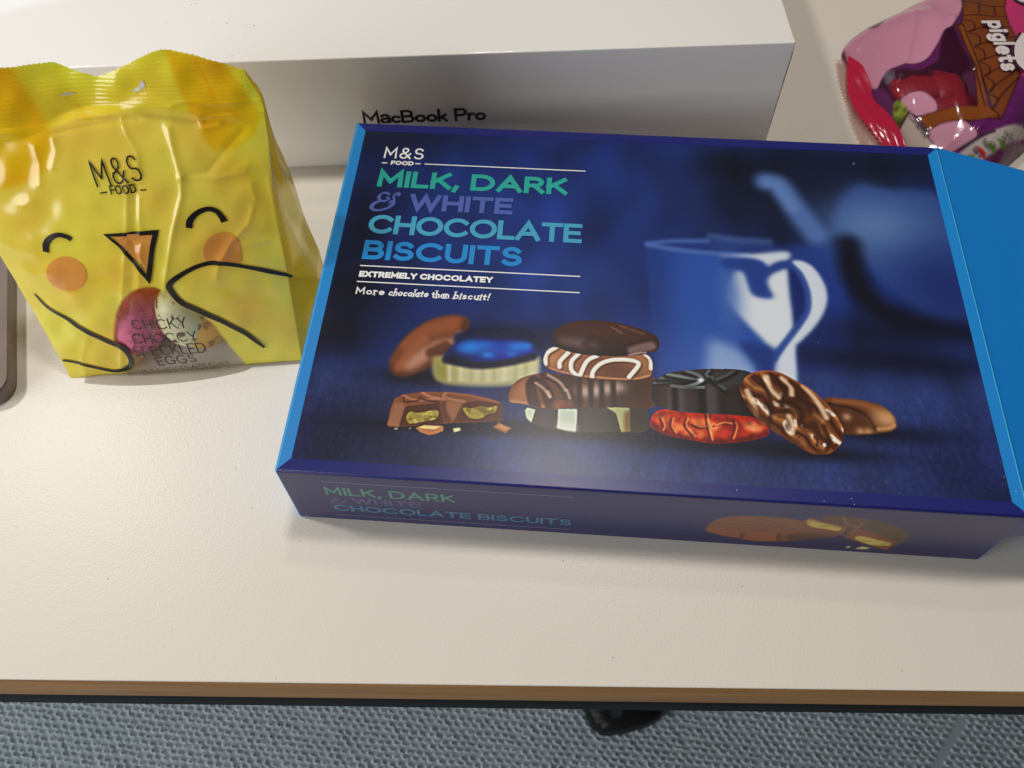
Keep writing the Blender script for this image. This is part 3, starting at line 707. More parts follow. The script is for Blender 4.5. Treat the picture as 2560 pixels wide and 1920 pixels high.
for q in ([(105.62,40.18)][0], [(109.92,39.53)][0], [(113.9,40.41)][0], [(118.15,41.63)][0]): pt.stroke([(q[0], q[1] + 6), (q[0] + .8, q[1] - 9)], 2.0, (50, 28, 20), .9, .7, c)
pt.stroke([(97.91,33.35),(102.13,33.63)], 4, (150, 86, 56), .6, 1, c)
# iced biscuit
c = pt.fill([(92.41,50.79),(92.41,55.03),(95.36,58.73),(104.53,56.82),(125.33,56.99),(130.52,57.53),(132.84,54.74),(132.9,50.22),(131.26,47.55),(125.35,46.02),(115.68,45.57),(104.88,46.33),(96.13,48.31)], (138, 80, 46), 1, .1)
pt.stroke([(93.39,48.91),(100.54,46.81),(115.68,45.26),(126.42,45.84),(132.34,48.58)], 5, (98, 52, 30), .8, 1.6, c)
pt.blob([(95.88,53.62)][0], 8, 7, (196, 140, 102), .8, clip=c); pt.blob([(108.02,49.87)][0], 8, 7, (184, 122, 84), .7, clip=c)
pt.blob([(128.59,51.86)][0], 8, 7, (196, 144, 112), .8, clip=c); pt.blob([(118.85,49.94)][0], 12, 5, (92, 52, 32), .7, clip=c)
pt.stroke([(93.93,48.94),(104.87,46.77),(123.74,46.1),(131.8,48.22)], 1.0, (200, 140, 96), .7, .28, c)
IC = (226, 218, 196)
for s_ in ([(92.85,50.81),(93.05,55.41),(96.74,58.82)], [(98.24,49.87),(98.39,52.48),(101.24,56.47)], [(105.1,56.19),(102.7,52.76),(102.73,48.88),(104.87,46.58)], [(112.23,55.87),(108.47,53.14),(105.95,46.65)], [(110.51,45.87),(110.87,48.77),(113.39,52.16),(117.71,54.27),(123.16,54.75),(126.69,54.2),(127.78,52.59),(124.27,47.09)], [(130.52,57.53),(132.41,55.36),(132.48,51.47)]):
    pt.stroke([(a + .5, b - .6) for a, b in s_], 1.9, (84, 46, 28), .6, .7, c)
    pt.stroke(s_, 1.7, IC, 1, .3, c); pt.stroke([(a - .2, b + .3) for a, b in s_], .7, (250, 246, 234), .8, .3, c)
# dark chocolate on top
c = pt.fill([(94.77,62.85),(95.71,66.64),(100.15,70.01),(105.15,71.71),(114.11,72.29),(122.52,71.11),(131.43,68.28),(135.48,64.96),(135.19,60.14),(131.35,58.44),(123.69,56.62),(112.23,55.87),(101.77,56.97),(96.13,59.92)], (54, 29, 25), 1, .1)
pt.fill([(96.38,66.68),(101.27,70.08),(107.39,71.72),(115.24,72.02),(123.64,70.5),(134.17,65.75),(126.43,64.24),(115.37,64.19),(104.24,65.15)], (76, 42, 33), .9, 1.6, clip=c)
pt.stroke([(96.09,60.92),(103.42,57.07),(115.5,56.55),(123.69,57.08)], 5, (36, 18, 17), .85, 1.8, c)
pt.fill([(95.75,62.24),(97.64,63.37),(104.31,63.13),(109.87,62.49),(112.14,59.96),(109.97,58.49),(103.34,59.39),(98.32,60.39)], (124, 100, 104), .85, 1.6, clip=c)
pt.stroke([(109.84,63.83),(107.72,60.34),(109.97,58.49)], 3, (52, 30, 30), .7, 1.2, c); pt.stroke([(125.6,58.99),(129.17,60.54),(132.47,61.62)], 4.0, (132, 106, 104), .85, 1.2, c)
pt.stroke([(117.51,69.42),(121.44,66.95)], .9, (112, 72, 56), .8, .28, c); pt.stroke([(120.85,70.32),(129.75,67.02)], .9, (104, 64, 48), .8, .28, c)
pt.stroke([(124.35,56.93),(127.52,57.99),(130.53,58.52)], .8, (180, 150, 140), .7, .3)
# dark flower biscuit
c = pt.fill([(132.74,41.35),(133.54,45.8),(138.54,49.63),(145.58,51.5),(155.85,52.82),(168.19,52.66),(172.11,47.71),(171.11,34.07),(164.27,32.77),(148.67,33.06),(137.19,34.37),(133.12,37.34)], (50, 38, 37), 1, .1)
pt.fill([(132.86,41.98),(136.29,43.77),(149.01,42.42),(155.4,43.16),(171.92,45.18),(171.02,32.86),(148.67,33.06),(133.12,37.04)], (40, 27, 26), .8, 1.2, False, c)
pt.fill([(133.64,45.49),(139.07,49.34),(145.57,51.31),(154.76,52.55),(167.64,52.5),(168.37,47.46),(154.35,43.4),(147.99,43.6),(138.42,43.91)], (58, 56, 58), .9, .9, clip=c)
for s_, k in (([(133.75,45.31),(140.07,46.23),(150.8,47.44)], (128, 140, 146)), ([(134.47,47.45),(143.86,47.75),(150.8,47.57)], (92, 100, 104)), ([(138.53,49.31),(144.95,48.45),(151.35,47.92)], (112, 124, 130)), ([(145.57,51.31),(149.29,50.01),(152.43,48.31)], (100, 110, 116)), ([(154.21,52.26),(153.04,49.94),(155.63,48.2)], (84, 92, 98)), ([(144.82,44.02),(149.14,45.88),(151.34,47.6)], (120, 130, 136)), ([(140.03,44.33),(145.88,43.97),(151.74,44.48)], (104, 110, 112)), ([(159.7,44.38),(156.63,46.69),(155.14,49.12)], (76, 80, 82)), ([(163.35,52.54),(160,50.08),(156.7,48.27)], (70, 76, 80))):
    pt.stroke([(a, b - 1.0) for a, b in s_], 2.6, (24, 20, 22), .8, .9, c); pt.stroke(s_, 1.3, k, .9, .28, c)
pt.blob([(150.8,47.57)][0], 1.2, 1.0, (220, 225, 225), .9)
for s_, k in (([(139.19,42.4),(139.19,34.99)], (98, 88, 90)), ([(143.17,42.35),(143.16,34.03)], (96, 88, 90)), ([(154.31,42.46),(154.41,33.27)], (86, 78, 80)), ([(146.89,42.59),(146.92,33.98)], (66, 54, 54)), ([(136.27,42.83),(136.27,36.02)], (66, 48, 46)), ([(162.81,43.33),(162.76,33.52)], (48, 38, 36))):
    pt.stroke(s_, 4.6, k, .7, 1.8, c)
for s_ in ([(141.05,42.21),(141.18,34.51)], [(151.12,42.25),(151.2,33.66)]): pt.stroke(s_, 2.4, (22, 15, 15), .8, 1.0, c)
# red foil
c = pt.fill([(131.87,27.26),(132.2,29.68),(133.48,32.18),(136.66,34.03),(143.45,33.45),(151.81,33.27),(168.44,32.93),(173.61,29.45),(174.25,26.54),(171.98,24.92),(166.74,23.11),(159.51,21.81),(154.37,21.23),(148.26,21.87),(138.02,23.41),(132.89,25.84)], (184, 46, 18), 1, .1)
pt.fill([(151.8,33.09),(169.48,33.06),(174.24,27.72),(174.03,25.06),(154.7,28.19)], (140, 20, 12), .8, 2, clip=c)
pt.stroke([(132.38,26.7),(139.05,23.3),(148.25,21.64),(158.47,21.51),(168.81,23.48),(174.13,26.24)], 4, (104, 14, 10), .85, 1.4, c)
for poly, k in (([(139.69,28.98),(143.32,28.62),(144.27,25.72),(140.64,25.18)], .9), ([(145.45,30.56),(151.72,31.28),(152.1,28.02),(146.94,28.27)], .8), ([(144.3,26.9),(146.91,27.37),(147.81,23.6),(143.18,23.87)], .7), ([(152.23,31.01),(153.74,29.91),(154.82,25.24),(152.91,22.77)], .8), ([(133.47,30.97),(138.19,31.88),(139.7,29.58),(134.99,28.07)], .6), ([(147.91,26.55),(151.01,26.46),(151.39,23.25),(148.8,22.78)], .7)):
    pt.fill(poly, (240, 122, 56), k, .6, False, c)
for q in ([(168.19,29.39)][0], [(169.66,28.3)][0], [(154.18,28.15)][0]): pt.blob(q, 3, 1.8, (252, 140, 90), .85, clip=c)
for s_ in ([(152.05,32.81),(152.36,28.03),(153.39,22.22)], [(139.72,30.18),(139.13,27.15),(140.62,24.29)], [(144.93,30.53),(144.32,27.5),(147.28,23.27)], [(154.7,28.19),(157.87,29.59),(161.47,29.24)], [(162.02,29.87),(162.44,28.11),(160.87,23.3)], [(135.54,29.9),(136.53,26.98),(135.99,25.16)], [(146.94,28.27),(149.49,27.25),(151.57,27.68)]):
    pt.stroke(s_, 1.0, (112, 20, 12), .8, .28, c); pt.stroke([(a + .7, b + .4) for a, b in s_], .7, (250, 150, 90), .6, .22, c)
pt.grain(.10, .8, c, 1, 31)
# oblong at the right, behind
c = pt.fill([(195.31,42.26),(201.66,42.93),(209.44,42.58),(215.95,40.81),(219.44,37.16),(220.06,33.14),(219.18,31.42),(216.95,30.09),(209.63,28.78),(200.94,28.55),(197.42,33.42)], (116, 68, 38), 1, .5)
pt.fill([(195.16,40.84),(204.53,40.85),(211.41,37.96),(212.22,29.07),(198.86,28.18)], (82, 46, 26), .85, 1.4, clip=c)
pt.stroke([(197.19,40.36),(204.34,39.31),(210.12,36.06),(212.47,30.86)], 1.2, (58, 32, 20), .9, .6, c); pt.stroke([(199.47,42.05),(208.73,41.13),(214.53,38.17)], 2.6, (150, 92, 54), .7, 1.4, c)
pt.blob([(217,35.62)][0], 5, 4, (216, 170, 122), .85, clip=c); pt.stroke([(213.5,30.92),(217.18,31.64),(219.5,32.8)], 1.6, (196, 146, 104), .7, .7, c)
for q in ([(206.93,29.54)][0], [(209.75,29.61)][0], [(202.8,35.28)][0]): pt.blob(q, 1.6, 1.6, (210, 160, 120), .7, clip=c)
# wavy biscuit leaning in front
wv = [(165.26,43.5),(165.77,46.66),(167.34,49.61),(170.29,52.03),(175.2,53.32),(180.49,52.7),(186.55,49.17),(192.44,44.79),(197.92,37.67),(200.58,31.84),(200.48,26.82),(197.9,22.3),(193.82,19.73),(188.77,19.62),(183.02,22.92),(177.73,26.48),(172.4,30.56),(167.66,36.88)]
c = pt.fill(wv, (126, 70, 32), 1, .1)
ax = np.array([(170.69,50.15),(196.12,22.18)]); d_ = (ax[1] - ax[0]) / np.hypot(*(ax[1] - ax[0]))
s1 = (pt.X - ax[0][0]) * d_[0] + (pt.Y - ax[0][1]) * d_[1]; s2 = -(pt.X - ax[0][0]) * d_[1] + (pt.Y - ax[0][1]) * d_[0]
nz = pt.noise(2.4, 1, 41); nz2 = pt.noise(.7, 1, 42); nz3 = pt.noise(1.3, 1, 43)
wave = np.sin(s2 * 1.15 + 1.5 * np.sin(s1 * .17 + .6) + nz * 1.1)
pt.put(c * np.clip(wave * 1.6 - .3, 0, 1), (74, 35, 14), .9)
pt.put(c * np.clip(-wave * 1.6 - .5 + nz3 * .4, 0, 1), (188, 126, 74), .85)
pt.put(c * np.clip((-wave + nz3 * .7 - 1.25) * 2.2, 0, 1), (246, 226, 202), .95)
pt.put(c * np.clip(nz3 * .8 - 1.0, 0, 1), (60, 28, 12), .6)
low = np.clip(([(185.31,36.23)][0][1] - pt.Y) / 12, 0, 1) * np.clip((pt.X - [(179.04,35.81)][0][0]) / 8, 0, 1)
pt.put(c * low * np.clip((nz2 * .7 + nz3 * .5 - .75) * 2, 0, 1), (252, 232, 222), .95); pt.put(c * low * np.clip((-nz2 * .7 - .8) * 2, 0, 1), (80, 40, 20), .8)
pt.blob([(185.29,41.41)][0], 9, 7, (56, 26, 14), .9, -40, clip=c)
for s_ in ([(175.24,50.45),(176.17,45.47),(179.04,41.93)], [(180.81,50.18),(183.72,47.22),(183.91,43.49)], [(182.01,34.19),(183.18,30.09),(182.45,27.67)], [(167.61,43.96),(169.37,38.82),(170.33,34.02)], [(188.51,47.53),(192.63,41.59),(195.48,34.49)]):
    pt.stroke(s_, 2.0, (240, 206, 170), .8, .9, c)
for s_ in ([(172.29,50.25),(175.45,42.93),(176.43,35.64)], [(178.72,50.68),(181.37,44.56),(179.78,38.29)], [(183.9,49.12),(188.54,42.55),(190.01,36.54)], [(194.04,30.81),(195.43,25.03),(193.95,20.88)], [(174.39,29.5),(175.91,35.6)]):
    pt.stroke(s_, 1.7, (66, 32, 14), .85, .8, c)
pt.stroke([(168.17,36.61),(174.36,29.2),(183.49,22.49),(189.25,19.42),(194.85,19.91)], 3.4, (96, 50, 20), .7, 1.2, c)
pt.stroke(wv[2:9], 1.4, (170, 104, 58), .7, .6, c)

# the print is sharpened, as printed food photographs are
sm = pt.blur(np.clip(np.abs(pt.C - snap).sum(2) / 14, 0, 1), .4)
for rad, amt in ((.55, .75), (3.0, .15)):
    for ch in range(3):
        b_ = pt.blur(pt.C[..., ch], rad); pt.C[..., ch] += amt * sm * (pt.C[..., ch] - b_)

# lid, laid as a fine sheet 0.05 mm above the carton
lc = pt.colours().reshape(-1, 4)
ins = .7
LX = np.clip(pt.X, ins, BL - ins); LY = np.clip(pt.Y, ins, BW - ins)
LV = np.stack([LX.ravel(), LY.ravel(), np.full(LX.size, BH + .05)], 1) / 1000
fast_mesh("lid_picture", LV, grid_faces(pt.nx, pt.ny), M_lid, box, False, {"print": lc})
# mitred frame strips on the lid
i00, i01, i10, i11 = [(4.87,5.81),(5.19,170.81),(254.2,4.94),(255.12,170.69)]
xl = (i00[0] + i01[0]) / 2; xr = (i10[0] + i11[0]) / 2; yf = (i00[1] + i10[1]) / 2; yb = (i01[1] + i11[1]) / 2
o4 = [(ins, ins), (BL - ins, ins), (BL - ins, BW - ins), (ins, BW - ins)]; n4 = [(xl, yf), (xr, yf), (xr, yb), (xl, yb)]
M_strip = mat("navy_strip", P(26, 32, 108), 0.27, 0.5, 0, 0.22, bump=(700, .05, .0003, 2))
for k, mm_ in enumerate((M_strip, M_cyan, M_strip, M_cyan)):
    a, b = k, (k + 1) % 4
    q = [o4[a], o4[b], n4[b], n4[a]]
    mesh_obj("border_strip", [(x / 1000, y / 1000, (BH + .11) / 1000) for x, y in q], [(0, 1, 2, 3)], mm_, box)
# front side picture
ps = Paint(0, BL, 0, BH, 0.4, (30, 34, 96))
ps.blob((40, 12), 70, 16, (40, 40, 84), .6); ps.blob((200, 6), 90, 9, (22, 25, 74), .8); ps.blob((240, 26), 40, 14, (40, 38, 64), .5)
ck = ps.fill([(155.38,14.25),(156.73,20.83),(159.5,25.14),(164.92,27.53),(171.77,28.34),(178.8,28.26),(185.45,27.38),(193.32,22.2),(200.74,17.09),(203.58,15.63),(201.66,13.99),(196.27,11.73),(191.05,8.48),(184.19,6.44),(175.81,5.14),(171.93,5.82),(169.26,6.71),(162.69,8.59),(156.65,11.2)], (126, 78, 52), 1, .4)
ps.fill([(155.36,15.05),(161.55,14.48),(170.28,13.52),(179.7,14.79),(191.17,17.07),(202.58,14.97),(193.52,8.41),(175.96,4.48),(161.58,7.9)], (148, 84, 54), .8, .6, clip=ck)
ps.fill([(185.82,14.54),(203.48,15.94),(196.22,9.73),(187.86,6.57)], (66, 44, 30), .8, 1.5, clip=ck)
for s_ in ([(159.35,19.69),(169.94,20.66),(178.15,21.24)], [(164.23,25.14),(171.8,22.99),(179.37,21.12)], [(172.04,27.17),(177.43,24.23),(181.65,21.5)], [(170.28,13.52),(175.42,17.61),(180.62,20.86)], [(189.81,17.64),(184.44,19.92),(181.08,21.41)]):
    ps.stroke(s_, 1.2, (92, 54, 36), .8, .5, ck); ps.stroke([(a, b + .6) for a, b in s_], .6, (166, 112, 84), .6, .4, ck)
for s_ in ([(169.44,11.74),(169.69,7.62)], [(182.33,13.94),(183.61,7.52)]): ps.stroke(s_, 1.6, (84, 44, 28), .8, .6, ck)
c2 = ps.fill([(192.71,30.52),(195.05,32.39),(204.08,32.81),(214.2,29.97),(222.14,25.46),(226.78,20.74),(228.2,13.67),(225.37,8.12),(224.21,4.47),(218.48,6.89),(206.48,14),(204.15,17.67)], (90, 62, 42), 1, .5)
ps.fill([(211.31,28.28),(222.14,25.46),(227.06,20.79),(226.51,8.32),(221.47,15.79)], (76, 50, 30), .8, 2, clip=c2)
ps.fill([(186.1,24.88),(189.39,29.98),(203.31,23.86),(204.26,15.75),(193.96,19.94)], (128, 66, 40), 1, .3, False)
ps.fill([(206.48,14),(208.3,22.36),(211.86,21.38),(224.82,13.07),(224.5,4.52)], (134, 70, 42), 1, .3, False)
yc = np.maximum(ps.mask([(189,26.13),(189.83,28.4),(193.95,26.18),(201.72,23.29),(202.04,19.71),(196.66,20.87),(193.53,21.45),(190.73,23.01)], .25), ps.mask([(209.61,14.55),(211.1,16.44),(217.95,13.86),(223.68,11.2),(223.03,8.72),(217.26,8.71),(211.61,12.08)], .25))
ps.put(yc, (204, 184, 92), 1); ps.put(yc * np.clip(ps.noise(.7, 1, 51), 0, 1), (160, 136, 54), .6)
for s_ in ([(200.4,31.77),(203.29,26.18),(207.31,24.53)], [(208.2,28.07),(207.87,24.63),(206.98,18.15)], [(203.42,23.88),(203.87,17.62),(206.48,14)]): ps.stroke(s_, 1.0, (154, 104, 76), .8, .5, c2)
for poly in ([(209.1,5.55),(210.4,6.3),(211.14,4.54),(209.72,3.93)], [(213.11,4.54),(214.91,6.59),(218.45,5.5),(217.03,3.86),(213.72,3.61)]): ps.fill(poly, (206, 198, 128), 1, .25, False)
SX = np.clip(ps.X, .7, BL - .7); SZ = np.clip(ps.Y, .9, BH - .9)
fast_mesh("front_picture", np.stack([SX.ravel(), np.full(SX.size, -.05), SZ.ravel()], 1) / 1000, grid_faces(ps.nx, ps.ny), M_front, box, False, {"print": ps.colours().reshape(-1, 4)})
# opened end flap and dust flap
ph = R(14); fl_ = 62.0; th = .45
F0 = []
for e in (0, 1):
    for x, y in ((BL - .1, 1.2), (BL + fl_ * math.cos(ph), 1.2 + e * 0), (BL + fl_ * math.cos(ph), BW - 1.2), (BL - .1, BW - .2)):
        F0.append((x / 1000, y / 1000, (BH - .25 - (fl_ * math.sin(ph) if x > BL else 0) - e * th) / 1000))
M_flap = mat("cyan_flap_card", P(4, 118, 198, 1.15), 0.42, 0.4, 0, 0.25, bump=(500, .1, .0004, 2))
mesh_obj("end_flap", F0, [(0, 1, 2, 3), (7, 6, 5, 4), (0, 4, 5, 1), (1, 5, 6, 2), (2, 6, 7, 3)], M_flap, box)
DF = [(260.1, .4, 22), (278, 1.5, 27), (287, 2.2, 36.5), (260.1, .4, 40.5)]
DF = DF + [(x, y + .45, z) for x, y, z in DF]
mesh_obj("dust_flap", [(x / 1000, y / 1000, z / 1000) for x, y, z in DF], [(0, 1, 2, 3), (7, 6, 5, 4), (0, 4, 5, 1), (1, 5, 6, 2), (2, 6, 7, 3), (3, 7, 4, 0)], M_navy, box)
M_crease_hl = mat("crease_highlight", P(60, 164, 220, 1.1), .45)  # paler cyan: the highlight along the two lid folds, painted as strips
mesh_obj("fold_highlight", [(x / 1000, y / 1000, (BH + .16) / 1000) for x, y in ((BL - 1.15, .9), (BL - .7, .9), (BL - .7, BW - 3), (BL - 1.05, BW - 3))], [(0, 1, 2, 3)], M_crease_hl, box)
mesh_obj("fold_highlight", [(x / 1000, y / 1000, (BH + .16) / 1000) for x, y in ((.7, .9), (1.05, .9), (1.0, BW - 1), (.7, BW - 1))], [(0, 1, 2, 3)], M_crease_hl, box)
# lettering
top_fn = lambda u, v, o: np.stack([u, v, BH + .1 + o], 1) / 1000
M_white = mat("white_ink", P(236, 238, 246), .35); M_teal = mat("teal_ink", P(30, 162, 150), .35); M_violet = mat("violet_ink", P(74, 92, 170), .35)
M_aqua = mat("aqua_ink", P(62, 156, 192), .35); M_azure = mat("azure_ink", P(16, 132, 206), .35)
def line(t, a, b, top, w, m, gap=.24, **k):
    """a, b: baseline ends; top: a point on the line of the capital tops"""
    q = Ink(); y = (a[1] + b[1]) / 2
    q.text(t, (a[0], y), (b[0], y), k.pop('cap', None) or top[1] - a[1], w, gap, **k)
    return q
def rule(q, a, b, w): y = (a[1] + b[1]) / 2; q.stroke([(a[0], y), (b[0], y)], w)
p = [(15.67,153.97),(33.32,154.68),(15.29,160.74)]; q = line("M&S", p[0], p[1], p[2], .8, M_white, .34); 
p = [(19.44,150.21),(29.5,150.58),(19.34,152.7)]; r_ = line("FOOD", p[0], p[1], p[2], .62, M_white, .36); 
for k in (q, r_): k.build("lettering", top_fn, M_white, box)
q = Ink(); p = [(15.45,151.28),(17.93,151.38),(30.15,151.65),(32.63,151.75),(34.3,151.85),(104.96,151.62),(15.21,93.12),(104.61,93.68),(15.25,85.01),(104.59,85.46)]
for k in range(0, 10, 2): q = Ink(); rule(q, p[k], p[k + 1], .55 if k < 4 else .5); q.build("ruled_line", top_fn, M_white, box)
p = [(15.23,136.92),(97.61,137.37),(15.42,146.59)]; line("MILK, DARK", p[0], p[1], p[2], 2.15, M_teal, .3).build("lettering", top_fn, M_teal, box)
p = [(30.74,124.94),(74.87,124.23),(30.03,134.09)]; line("WHITE", p[0], p[1], p[2], 2.05, M_violet, .3).build("lettering", top_fn, M_violet, box)
q = Ink()
amp = [(21.08,126.46),(23.01,128.9),(22.14,131.18),(20.49,130.5),(20.94,128.19),(20.15,128),(18.2,128.97),(17.49,131.11),(18.68,133.02),(20.7,133.52),(21.67,132.48)]
q.stroke([tuple(z) for z in smooth_poly([(21.65,132.62),(20.12,133.7),(18.28,133.15),(17.22,131.1),(18.06,129.18),(20.08,128.43)], 5, False)], [.9, 1.3, .7, 1.5, 1.2, .7])
q.stroke([tuple(z) for z in smooth_poly([(20.77,129.35),(18.13,128.74),(15.64,127.14),(14.98,125.14),(15.9,123.76),(18.64,123.58),(21.94,125.08),(23.54,127.12),(24.1,129.7),(23.46,131.49),(24.07,132.99),(25.32,133.81),(25.75,132.73),(25.04,131.95)], 5, False)], [.7, 1.0, 1.7, 1.9, 1.4, 1.0, 1.2, 1.5, 1.1, .9, .9, 1.2, 1.3, .8])
q.stroke([tuple(z) for z in smooth_poly([(20.49,130.5),(21.16,131.12),(21.72,130.28),(21.04,129.36),(19.54,128.4)], 5, False)], [.8, .8, .9, .8, .7])
q.stroke([tuple(z) for z in smooth_poly([(22.04,127.39),(22.99,129.05),(24.31,128.26),(23.45,125.89)], 5, False)], [.7, .9, 1.0, .7])
q.build("lettering", top_fn, M_violet, box)
p = [(15.21,109.51),(104.6,110.49),(104.28,120.83)]; y0 = p[1]
q = Ink(); q.text("CHOCOLATE", (p[0][0], p[1][1] + .2), (p[1][0], p[1][1] + .2), p[2][1] - p[1][1], 2.1, .26); q.build("lettering", top_fn, M_aqua, box)
p = [(15.21,96.47),(80.67,97.19),(15.25,106.56)]; line("BISCUITS", p[0], p[1], p[2], 2.15, M_azure, .3).build("lettering", top_fn, M_azure, box)
p = [(15.57,87.29),(69.71,88.06),(15.68,90.26)]; line("EXTREMELY CHOCOLATEY", p[0], p[1], p[2], .8, M_white, .36).build("lettering", top_fn, M_white, box)
p = [(15.38,78.89),(27.97,79),(15.51,81.5),(28.47,78.93),(45.41,79.03),(45.89,79.06),(53.86,79.08),(54.34,79.01),(69.57,79.3)]
def slog(t, a, b, sh): 
    q = Ink(); q.text(t, (a[0] + .3, a[1]), (b[0] - .7, a[1]), 3.5, .55, .34, sh, serif=True); q.build("lettering", top_fn, M_white, box)
y = p[0][1] + .1
slog("More", (p[0][0], y), p[1], 0); slog("chocolate", (p[3][0], y), p[4], .22); slog("than", (p[5][0], y), p[6], 0); slog("biscuit!", (p[7][0], y), p[8], .22)
side_fn = lambda u, v, o: np.stack([u, -.062 - o * .25, v], 1) / 1000
M_green2 = mat("green_ink", P(58, 132, 116), .33, .5, .3, .2); M_violet2 = mat("dim_violet_ink", P(70, 70, 120), .33, .5, .3, .2); M_blue2 = mat("dim_aqua_ink", P(54, 112, 146), .33, .5, .3, .2); M_grey2 = mat("pale_ink", P(130, 130, 160), .33, .5, .3, .2)
p = [(15.12,22.56),(63.01,24.74),(15.04,29.27)]; line("MILK, DARK", p[0], p[1], p[2], 1.1, M_green2, .32).build("lettering", side_fn, M_green2, box)
p = [(24.03,15.91),(49.76,17.19),(24.33,21.32),(14.33,15.31),(19.69,15.84)]; line("WHITE", p[0], p[1], p[2], 1.05, M_violet2, .32).build("lettering", side_fn, M_violet2, box)
q = Ink(); a = p[3]; q.stroke([(a[0] + 1 + 3.4 * x, a[1] + 5 * y) for x, y in ((1.2, .95), (.75, 1.0), (.45, .8), (.8, .6), (.2, .45), (.1, .15), (.6, 0), (1.3, .2), (1.6, .6), (1.9, .75))], .8); q.build("lettering", side_fn, M_violet2, box)
p = [(15.82,8.3),(105.79,9.91),(15.12,13.91)]; line("CHOCOLATE BISCUITS", p[0], p[1], p[2], 1.05, M_blue2, .3).build("lettering", side_fn, M_blue2, box)
p = [(15.21,34.56),(105.49,34.93),(15.26,4.25),(105.38,5.49)]
for k in (0, 2): q = Ink(); rule(q, p[k], p[k + 1], .34); q.build("ruled_line", side_fn, M_grey2, box)
# ------------------------------------------------------------------ yellow stand-up bag of eggs
BAG_YAW = math.atan2(0.06397875, 0.99795126)
LEAN = R(20)
bagE = empty("egg_bag", (-0.18999, 0.20223, 0), BAG_YAW, "yellow see-through stand-up bag of chocolate eggs with a laughing chick face", "sweet bag")
SL, CLN = math.sin(LEAN), math.cos(LEAN)
def ucreep(pts, v): return np.interp(v, [p[1] for p in pts], [p[0] for p in pts])
LEFT = [(0, -2), (-2.5, 30), (-6, 60), (-8.5, 90), (-9.5, 112), (-9, 140)]
RIGHT = [(98.8, -2), (100.5, 25), (102.2, 60), (103.6, 85), (105.6, 101), (106.4, 112), (106.0, 116), (103.2, 124), (102.0, 140)]
TOPB = [(22.13,132.31),(26.3,131.9),(30.71,132.06),(38.8,131.99),(44.81,128.82),(51.87,126.29),(56.96,127.9),(66.93,131.69),(73.55,134.33),(77.05,135.12),(80.23,134.78),(87.7,132.73),(95.04,129.79),(101.87,126.7)]
TOPL = [(-12, 131.5)] + sorted(TOPB) + [(112, 125.2)]
_tu = np.array([p[0] for p in TOPL]); _tv = np.array([p[1] for p in TOPL])
def vtop(u):
    n = .22 * np.sin(u * 7.3) + .16 * np.sin(u * 12.9 + 1)
    return np.interp(u, _tu, _tv) + n
SEALV = lambda u: np.interp(u, [-10, 10, 22, 40, 60, 75, 90, 106], [108, 106.5, 107.5, 112.5, 114, 111.5, 108, 106])
CREASE = [   # (polyline in panel mm, height mm, half width mm)
 ([(56.39,112.01),(56.93,106.36),(59,100.49),(58.29,95.52)], .5, 1.2), ([(71.93,107.76),(71.89,102.06),(72.2,90.25)], .9, 1.5), ([(72.2,90.25),(70.74,83.37),(64.07,69.33),(58.13,55.44),(52.91,42.3)], .85, 1.3),
 ([(72.2,90.25),(81.41,90.45),(91.62,99.87),(97.37,104.4)], -.6, 1.8), ([(72.2,90.25),(84.12,88.52),(94.76,89.48)], .45, 1.2), ([(52.91,90.79),(48.59,75.14),(42.11,56.74),(34.67,37.09),(22.83,4.86)], .5, 1.2),
 ([(55.5,88.87),(48.57,65.85),(41.8,46.81),(33.17,26.53),(25.87,5.75)], -.45, 1.5), ([(55.52,83.61),(51.16,65.64),(43.89,44.59)], .35, 1.0), ([(49.14,32.67),(45.32,25.45),(37.14,12.79),(27.31,4.44)], .7, 1.1),
 ([(94.82,75.28),(91.78,69.06),(84.55,63.01),(77.29,53.89),(75.01,48.09)], .7, 1.6), ([(86.37,59.99),(98.42,60.96),(104.62,58.06)], .45, 1.4), ([(24.11,104.57),(23.6,97.99),(21.24,90.51)], .6, 1.6), ([(31.23,107.33),(31.01,102.45),(27.85,96.85)], .6, 1.5),
 ([(83.54,110.97),(84.03,106.94),(89.64,107.76)], .8, 1.6), ([(92.79,91.35),(96.12,91.96)], .5, 2.0), ([(95.98,84.16),(96.41,78.78)], .6, 1.8), ([(12.22,83.3),(15.96,84.79)], .4, 2.0), ([(30.77,108.16),(43.61,110.09),(56.15,111.23),(62.16,110.98)], -.4, .9),
 ([(16.6,24.72),(8.71,11.98),(6.26,-0.67)], .5, 2.2), ([(9.95,28.59),(16.3,29.11),(24.54,27.29)], .4, 1.8), ([(74.96,115.87),(79.83,117.1),(90.8,115.6),(105.13,115.05)], .35, .8), ([(102.72,85.42),(101.94,61.64),(101.77,20.44)], .4, 1.2),
]
def seg_dist(u, v, pl):
    D = np.full(np.shape(u), 1e9)
    for a, b in zip(pl[:-1], pl[1:]):
        dx, dy = b[0] - a[0], b[1] - a[1]; L2 = dx * dx + dy * dy
        t = np.clip(((u - a[0]) * dx + (v - a[1]) * dy) / max(L2, 1e-9), 0, 1)
        D = np.minimum(D, np.hypot(u - a[0] - t * dx, v - a[1] - t * dy))
    return D
_wv = [(nrg.uniform(.02, .11), nrg.uniform(0, 2 * math.pi), nrg.uniform(0, 6.28)) for _ in range(16)]
